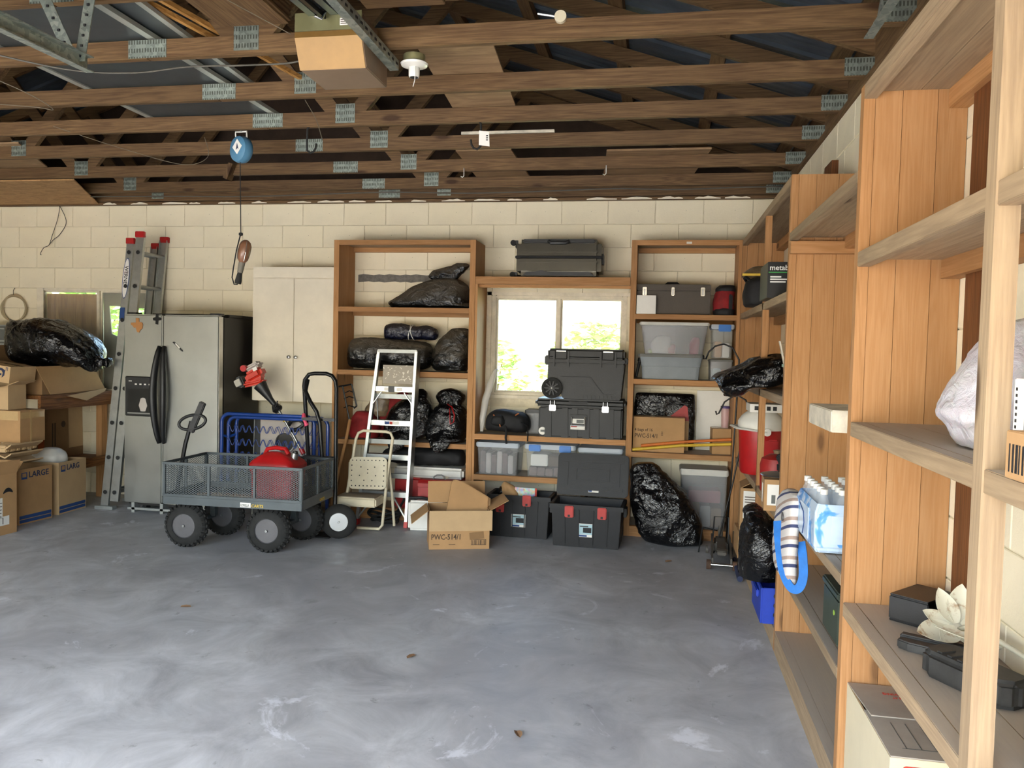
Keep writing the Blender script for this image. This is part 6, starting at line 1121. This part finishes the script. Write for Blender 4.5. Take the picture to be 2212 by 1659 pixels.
MB().box(-.158, .148, -.089, -.086, .147, .225).build('chassis_plate', 'chassis', op); patch(op, FRONT((.05, -.0895, .165)), 0, .085, 0, .03, 'label_white', 'label'); 
for k in range(3): patch(op, FRONT((.054, -.0908, .17+.008*k)), 0, .07, 0, .003, 'print_brown', 'print_line')
MB().prism([(-.02, .13), (.06, .13), (.05, .2), (-.0, .2)], .06, FRONT((0, -.09, .0))).build('rail_bracket', 'chrome', op) if False else None
for x in (-.075, .025): MB().beam((x, -.05, .235), (x-.03, -3.4, .06), .035, .045).build('rail', 'rail_steel', op)
MB().beam((-.02, -.1, .20), (-.05, -1.4, .16), .02, .02).build('chain', 'black_metal', op); MB().tube([(-.03, -.12, .23), (-.035, -.15, .18), (-.005, -.15, .17), (-.0, -.12, .22)], .006, 6).build('release_hook', 'chrome', op)
hg = thing('slotted_angle', 'perforated steel angle running from the opener to the roof trusses', 'steel angle', (-1.2, 3.0, 2.86))
Pa, Pb = Vector((-.12, -.62, .085)), Vector((-.03, .60, -.03))
MB().beam(Pa, Pb, .004, .045).build('angle_web', 'galvanised', hg); MB().beam(Pa+Vector((-.02, 0, -.02)), Pb+Vector((-.02, 0, -.02)), .042, .004).build('angle_flange', 'galvanised', hg)
hm = MB()
for i in range(26): p = Pa.lerp(Pb, (i+.5)/26); hm.beam(p+Vector((.003, -.011, 0)), p+Vector((.003, .011, 0)), .003, .01)
hm = hm.build('slots', 'ink_black', hg); hm['kind'] = 'stuff'
lp = thing('lamp_holder', 'white porcelain lamp holder with pull cord under the roof trusses', 'lamp holder', (-1.15, 3.59, 2.835)); plain('porcelain', '#e4e2da', .25, var=.03, coat=.5)
MB().lathe([(.048, .0), (.05, .02), (.05, .035), (.045, .037), (.001, .037)], 24).build('junction_box', 'chassis', lp, smooth=30); MB().lathe([(.03, -.022), (.06, -.012), (.064, -.004), (.06, .0), (.001, .0)], 28).build('canopy', 'porcelain', lp, smooth=40); MB().lathe([(.022, -.065), (.025, -.06), (.026, -.02), (.001, -.02)], 20).build('socket', 'porcelain', lp, smooth=40); MB().lathe([(.019, -.066), (.019, -.062), (.001, -.062)], 16).build('socket_mouth', 'ink_black', lp)
MB().tube([(.012, -.026, -.012), (.014, -.028, -.05), (.012, -.026, -.085), (.004, -.026, -.115)], .0018, 5).build('pull_cord', 'label_white', lp)
rl = thing('cord_reel', 'round blue retractable cord reel hanging from a truss', 'cord reel', (-2.745, 4.90, 2.80)); plain('reel_blue', '#4f7f9f', .5, var=.12)
Mr = Matrix.Rotation(PI/2, 4, 'X') ; Mr = Matrix.Rotation(math.radians(-25), 4, 'Z') @ Mr
MB().lathe([(.001, -.04), (.07, -.04), (.082, -.03), (.088, -.01), (.088, .01), (.082, .03), (.07, .038), (.001, .04)], 32, Mr).build('reel_body', 'reel_blue', rl, smooth=35)
MB().prism([(0, .05), (.05, 0), (0, -.05), (-.05, 0)], .0025, Mr @ Matrix.Translation((.012, .01, .04))).build('diamond_label', 'label_white', rl); MB().prism([(-.012, -.02), (.0, .024), (.016, -.02), (.004, -.01)], .003, Mr @ Matrix.Translation((.012, .01, .0405))).build('label_print', 'print_navy', rl)
MB().tube([(-.04, 0, .075), (-.042, 0, .115), (.036, 0, .118), (.038, 0, .078)], .006, 6).build('bail', 'label_white', rl)
MB().tube([(0, 0, .118), (0, -.1, .15), (0, -.2, .11)], .004, 6).build('hanger', 'steel', rl)
tl = thing('trouble_light', 'caged work light hanging on the reel cord in front of the back wall', 'work light', (-2.72, 4.885, 2.08)); plain('light_amber', '#7f5840', .35, var=.15, coat=.3); plain('grip_grey', '#6b675d', .6, var=.1)
Mt_ = Matrix.Rotation(math.radians(12), 4, 'Y')
MB().tube([(-.025, .0, .655), (-.02, 0, .4), (-.015, 0, .17)], .0035, 6).build('cord', 'black_rubber', tl, smooth=True); MB().lathe([(.001, -.012), (.012, -.008), (.014, 0), (.012, .008), (.001, .012)], 14, Matrix.Translation((-.015, 0, .165))).build('cord_stop', 'black_rubber', tl, smooth=True)
MB().lathe([(.02, -.02), (.034, .0), (.04, .04), (.04, .09), (.03, .115), (.012, .128), (.001, .13)], 20, Mt_).build('cage', 'light_amber', tl, smooth=True); MB().lathe([(.018, -.09), (.02, -.05), (.021, -.02), (.001, -.02)], 16, Mt_).build('socket_housing', 'grip_grey', tl, smooth=35); MB().lathe([(.02, -.165), (.022, -.15), (.015, -.09), (.001, -.09)], 14, Mt_).build('grip', 'black_rubber', tl, smooth=35)
MB().tube([(-.018, 0, .16), (-.045, 0, .06), (-.065, 0, -.05), (-.075, 0, -.12), (-.06, 0, -.165), (-.035, 0, -.165)], .004, 6).build('cord_loop', 'black_rubber', tl, smooth='all')
for dx in (-.02, .03): MB().tube([Mt_ @ Vector((dx, -.035, -.01)), Mt_ @ Vector((dx*1.2, -.044, .05)), Mt_ @ Vector((dx*.6, -.025, .12))], .002, 5).build('guard_wire', 'steel', tl)
def jhook(label, x, y, z0, flip=1, tagged=False):
    t = thing('utility_hook', label, 'hook', (x, y, z0), 0, 'black utility hooks')
    MB().tube([(0, .0, .12), (.0, -.015, .10), (.02*flip, -.02, .07), (.022*flip, -.02, -.02), (.02*flip, -.02, -.06), (.0, -.02, -.078), (-.022*flip, -.02, -.07), (-.035*flip, -.02, -.05), (-.04*flip, -.02, -.02)], .0065, 8).build('hook_rod', 'black_rubber', t, smooth='all')
    if tagged: MB().prism([(.0, -.055), (.065, -.065), (.06, .02), (.0, .03)], .003, FRONT((.012, -.028, .0))).build('paper_tag', 'label_white', t); [patch(t, FRONT((.055, -.0315, -.03+.012*k)), 0, .012, 0, .006, 'ink_black', 'bar') for k in range(3)]
    return t
jhook('plain black utility hook right of the cord reel', -2.16, 4.70, 2.79, -1); jhook('black utility hook with a white paper tag', -1.10, 4.70, 2.79, 1, True)
def whook(label, x, y, z): t = thing('cup_hook', label, 'hook', (x, y, z), 0, 'white cup hooks'); MB().tube([(0, 0, .04), (0, 0, .0), (.0, -.0, -.02), (-.012, -.0, -.03), (-.024, 0, -.022)], .003, 6).build('hook_wire', 'label_white', t, smooth='all')
whook('white cup hook left of the tagged hook', -1.49, 5.92, 2.85); whook('white cup hook right of the tagged hook', -.42, 5.92, 2.85)
# cables
def cable(label, pts, r=.005, mat='cable_grey', n=60, name='cable'):
    P = [Vector(p) for p in pts]; out = []
    for i in range(len(P)-1):
        a, b_ = P[i], P[i+1]; p = P[i-1] if i else a; q = P[i+2] if i+2 < len(P) else b_
        for j in range(8): t_ = j/8; out.append(.5*((2*a)+(b_-p)*t_+(2*p-5*a+4*b_-q)*t_*t_+(3*a-p-3*b_+q)*t_**3))
    out.append(P[-1]); return tag(MB().tube(out, r, 6).build(name, mat, smooth='all'), label, 'cable', 'loose wiring')
plain('cable_grey', '#56524a', .6, var=.1); plain('wire_dark', '#2c2926', .6, var=.1); plain('string_pale', '#6f6555', .7)
cable('grey cable sagging along the last trusses above the back wall', [(-5.2, 6.6, 2.845), (-4.4, 6.6, 2.84), (-3.6, 6.6, 2.83), (-2.8, 6.62, 2.85), (-2.3, 6.6, 2.852), (-1.6, 6.6, 2.836), (-.9, 6.62, 2.85), (-.4, 6.6, 2.858), (.1, 6.6, 2.845), (.6, 6.62, 2.86), (.92, 6.62, 2.86)], .006)
cable('grey cable draped under the truss behind the opener', [(-3.3, 3.3, 2.90), (-2.9, 3.5, 2.845), (-2.6, 3.6, 2.85), (-2.3, 3.58, 2.86), (-2.0, 3.55, 2.845), (-1.7, 3.5, 2.83), (-1.55, 3.45, 2.86)], .0045)
cable('thin white string slanting from the roof to the opener', [(-2.15, 2.95, 3.14), (-1.9, 3.1, 3.0), (-1.6, 3.26, 2.86)], .0018, 'string_pale')
cable('dark wire loop hanging on the back wall at left', [(-5.87, 7.01, 2.84), (-5.9, 7.02, 2.72), (-5.96, 7.02, 2.56), (-6.0, 7.02, 2.46), (-6.06, 7.02, 2.43), (-6.09, 7.01, 2.37), (-6.07, 7.0, 2.36)], .003, 'wire_dark'); cable('second strand of the dark wire loop on the back wall', [(-5.87, 7.01, 2.84), (-5.82, 7.02, 2.74), (-5.81, 7.02, 2.66), (-5.88, 7.02, 2.56), (-5.95, 7.02, 2.51), (-6.0, 7.02, 2.46)], .003, 'wire_dark')
cable('thin cord hanging between trusses left of the blue reel', [(-3.9, 4.6, 2.90), (-3.6, 4.9, 2.82), (-3.3, 5.1, 2.76), (-3.05, 5.0, 2.78), (-2.95, 4.8, 2.86)], .002, 'string_pale')
cable('twisted wires dangling at the far left between trusses', [(-3.6, 3.6, 2.93), (-3.4, 3.8, 2.85), (-3.35, 3.95, 2.80), (-3.5, 4.0, 2.83), (-3.8, 4.0, 2.86)], .0025, 'string_pale')
cable('thin pull string hanging from the opener rear', [(-1.94, 4.13, 2.86), (-1.95, 4.3, 2.8), (-2.0, 4.5, 2.74)], .0022, 'string_pale')
# goods stored on the chords
def onchord(name, label, cat, pts, th, mat, z=2.962, group=None):
    return tag(MB().prism([(p[0], p[1]) for p in pts], th, Matrix.Translation((0, 0, z))).build(name, mat), label, cat, group)
scp = thing('window_screen', 'dark framed window screen stored on the trusses at the left', 'window screen', (-2.85, 3.9, 2.962)); plain('screen_dark', '#3a3f40', .5, var=.15); plain('screen_frame', '#a9aba2', .45, var=.1, metal=.4)
MB().box(-.42, .43, -1.2, .83, .008, .012).build('screen_mesh', 'screen_dark', scp)
for a in ((-.44, -.40, -1.22, .85), (.41, .45, -1.22, .85), (-.40, .41, .81, .85), (-.40, .41, -1.22, -1.18)): MB().box(*a, 0, .022).build('frame_bar', 'screen_frame', scp)
scp = thing('window_screen', 'second pale framed screen lying skewed on the first one', 'window screen', (-2.72, 3.62, 2.986), math.radians(3)); MB().box(-.42, .43, -1.0, .80, .008, .012).build('screen_mesh', 'screen_dark', scp)
for a in ((-.44, -.41, -1.02, .82), (.42, .45, -1.02, .82), (-.41, .42, .79, .82), (-.41, .42, -1.02, -.99)): MB().box(*a, 0, .02).build('frame_bar', 'screen_frame', scp)
wood('pole_wood', '#b98a4e', '#8d6230', 'y', .2)
for lab, a, c in (('long orange wood pole resting on the trusses, left one', (-2.30, 2.85, 3.05), (-1.95, 4.15, 2.972)), ('long orange wood pole resting on the trusses, right one', (-2.42, 2.8, 3.06), (-2.12, 3.75, 2.99))): tag(MB().beam(a, c, .022, .022).build('wood_pole', 'pole_wood'), lab, 'pole', 'poles on the trusses')
onchord('osb_sheet', 'tan strand board fixed below the last trusses at the left', 'board', [(-6.95, 5.965), (-4.86, 5.965), (-5.45, 7.03), (-6.95, 7.03)], .011, 'osb', 2.857)
onchord('plywood_sheet', 'weathered plywood sheet lying across the trusses behind the lamp holder', 'board', [(-1.17, 3.55), (-.80, 3.55), (-.88, 4.75), (-1.26, 4.72)], .012, 'plywood', 2.962, 'boards on the trusses')
onchord('plywood_sheet', 'long board lying on the trusses past the tagged hook', 'board', [(-1.50, 5.7), (-1.09, 5.7), (-1.1, 6.68), (-1.55, 6.66)], .014, 'plywood', 2.962, 'boards on the trusses')
onchord('plywood_sheet', 'wide board lying on the last trusses near the right wall', 'board', [(-.41, 5.8), (.32, 5.8), (.23, 6.6), (-.49, 6.6)], .014, 'plywood', 2.962, 'boards on the trusses')
onchord('plywood_sheet', 'pale board on the trusses above the strand board at left', 'board', [(-6.2, 5.2), (-4.7, 5.2), (-5.1, 5.95), (-6.2, 5.95)], .012, 'plywood', 2.962, 'boards on the trusses')
onchord('wood_strip', 'thin pale wood strip on the truss behind the tagged hook', 'board', [(-1.35, 5.265), (-.72, 5.265), (-.72, 5.30), (-1.35, 5.30)], .018, 'pale_wood', 2.962)
sh = thing('shingle_stack', 'stack of brown wooden shingles on the trusses behind the opener', 'shingles', (-1.85, 3.1, 2.965))
for k in range(12): MB().box(-.16+.012*(k % 3), .17+.01*(k % 2), -.2+.02*(k % 4), .3, .012*k, .012*k+.010).build('shingle', 'truss_wood_y', sh)
sh = thing('lumber_offcut', 'short lumber offcuts lying on the trusses right of the opener', 'lumber', (-1.05, 3.25, 2.965))
for k, (x, y, L_) in enumerate(((-.05, 0, .35), (.03, .06, .42), (.0, -.05, .38))): MB().box(x-L_/2, x+L_/2, y-.05, y+.05, k*.04, k*.04+.036).build('offcut', 'truss_wood_x', sh, bevel=.003)
wbk = tag(MB().beam((-3.38, 5.908, 2.95), (-3.43, 5.908, 2.83), .038, .08, (0, 1, 0)).build('wood_block', 'truss_wood_z'), 'short wooden block nailed under a truss by the reel', 'block')
# overhead door tracks and hangers
tk = thing('door_track', 'galvanised overhead door track with two slotted hangers at the top left', 'door track', (-2.24, 2.8, 2.6))
MB().beam((-.10, -3.0, .0), (-.0, .02, .0), .004, .055).build('track_channel', 'galvanised', tk); MB().beam((-.085, -3.0, -.028), (.015, .02, -.028), .034, .004).build('track_lip', 'galvanised', tk); MB().beam((-.085, -3.0, .028), (.015, .02, .028), .034, .004).build('track_lip', 'galvanised', tk)
for a, c in (((-.02, -.03, .0), (-.23, -.04, .42)), ((.0, -.02, -.0), (.01, .05, .38))):
    MB().beam(a, c, .046, .004, (0, 1, 0)).build('hanger', 'galvanised', tk); hm = MB(); A_, C_ = Vector(a), Vector(c)
    for i in range(9): p = A_.lerp(C_, (i+.5)/9); hm.obox(Matrix.Translation(p+Vector((0, -.0035, 0))), .009, .008, .009)
    hm.build('hanger_holes', 'ink_black', tk)['kind'] = 'stuff'
tk = thing('door_track', 'galvanised overhead door track end at the right by the shelving', 'door track', (.66, 2.83, 2.6)); MB().beam((0, -3.0, 0), (0, 0, 0), .004, .05).build('track_channel', 'galvanised', tk); MB().beam((-.014, -3.0, -.025), (-.014, 0, -.025), .03, .004).build('track_lip', 'galvanised', tk); MB().beam((.005, -.02, .0), (.06, .04, .34), .004, .032, (0, 1, 0)).build('hanger', 'galvanised', tk)
rb = thing('spare_roller', 'steel rod with yellow door rollers stored up on the trusses', 'door roller', (-.5, 3.05, 3.08)); MB().tube([(-.22, -.3, .12), (0, 0, 0)], .012, 8).build('rod', 'steel', rb)
for p in ((.0, .0, .0), (.04, .42, -.12)): MB().cyl(Vector(p)+Vector((0, -.012, 0)), Vector(p)+Vector((0, .012, 0)), .026, n=18).build('roller', 'cream_paint', rb)
MB().tube([(.04, .42, -.12), (-.06, .42, -.1)], .006, 6).build('roller_stem', 'steel', rb)
# floor litter: leaves
plain('leaf_brown', '#8a6a4c', .8, var=.2)
lf = [(265, 0), ]
for i, (lab, x, y, r_) in enumerate((('curled brown leaf on the bare floor at left', -2.63, 4.12, .3), ('small brown leaf near the middle of the floor', -1.15, 3.72, 1.1), ('small brown leaf low in the picture centre', -.5, 3.06, 2.0), ('tiny leaf on the floor before the trolley jack', .12, 5.9, .6))):
    m = MB(); N = 8; pts = [(.03*math.cos(a)*(1+.2*math.sin(3*a)), .016*math.sin(a)) for a in [2*PI*k/N for k in range(N)]]
    m.add([(px_, py_, .004+abs(py_)*.5) for px_, py_ in pts] + [(0, 0, .003)], [(k, (k+1) % N, N) for k in range(N)]); m.xf(Matrix.Rotation(r_, 4, 'Z')); o = m.build('dry_leaf', 'leaf_brown', fix=False); o.location = (x, y, 0); tag(o, lab, 'leaf', 'dry leaves')
# shrubs outside the back windows
plain('leaf_green', '#9cbb63', .6, var=.35, nscale=8); 
def shrub(label, x, y, w, h, n, seed):
    rnd = random.Random(seed); t = thing('shrub', label, 'shrub', (x, y, -.05)); m = MB()
    for i in range(n):
        a = rnd.random()*2*PI; u = rnd.random()**.5; zz = rnd.random(); r = w*(.35+.65*math.sin(PI*min(1, zz*.9+.1)))*u; c = Vector((r*math.cos(a), r*.6*math.sin(a), h*zz)); R_ = Matrix.Rotation(rnd.random()*6, 3, 'Z') @ Matrix.Rotation(rnd.random()*3, 3, 'X'); s_ = .06+.07*rnd.random()
        m.add([c+R_ @ Vector(q)*s_ for q in ((-1, 0, 0), (0, -.5, .1), (1, 0, 0), (0, .5, .1))], [(0, 1, 2, 3)])
    o = m.build('foliage', 'leaf_green', t, fix=False); o['kind'] = 'stuff'
    for k in range(4): MB().tube([(.1*k-.15, 0, 0), (.12*k-.2+.1*(k % 2), 0, h*.5), (.25*k-.4, .1, h*.9)], [.03, .02, .008], 6).build('stem', 'truss_wood_z', t)
shrub('pale sunlit shrub outside the right window, left one', -3.2, 14.6, 1.0, 1.75, 900, 1); shrub('pale sunlit shrub outside the right window, right one', -1.0, 14.0, 1.2, 2.1, 1500, 2); shrub('green shrub outside the plywood covered window', -9.5, 12.5, 1.8, 2.6, 2600, 3)
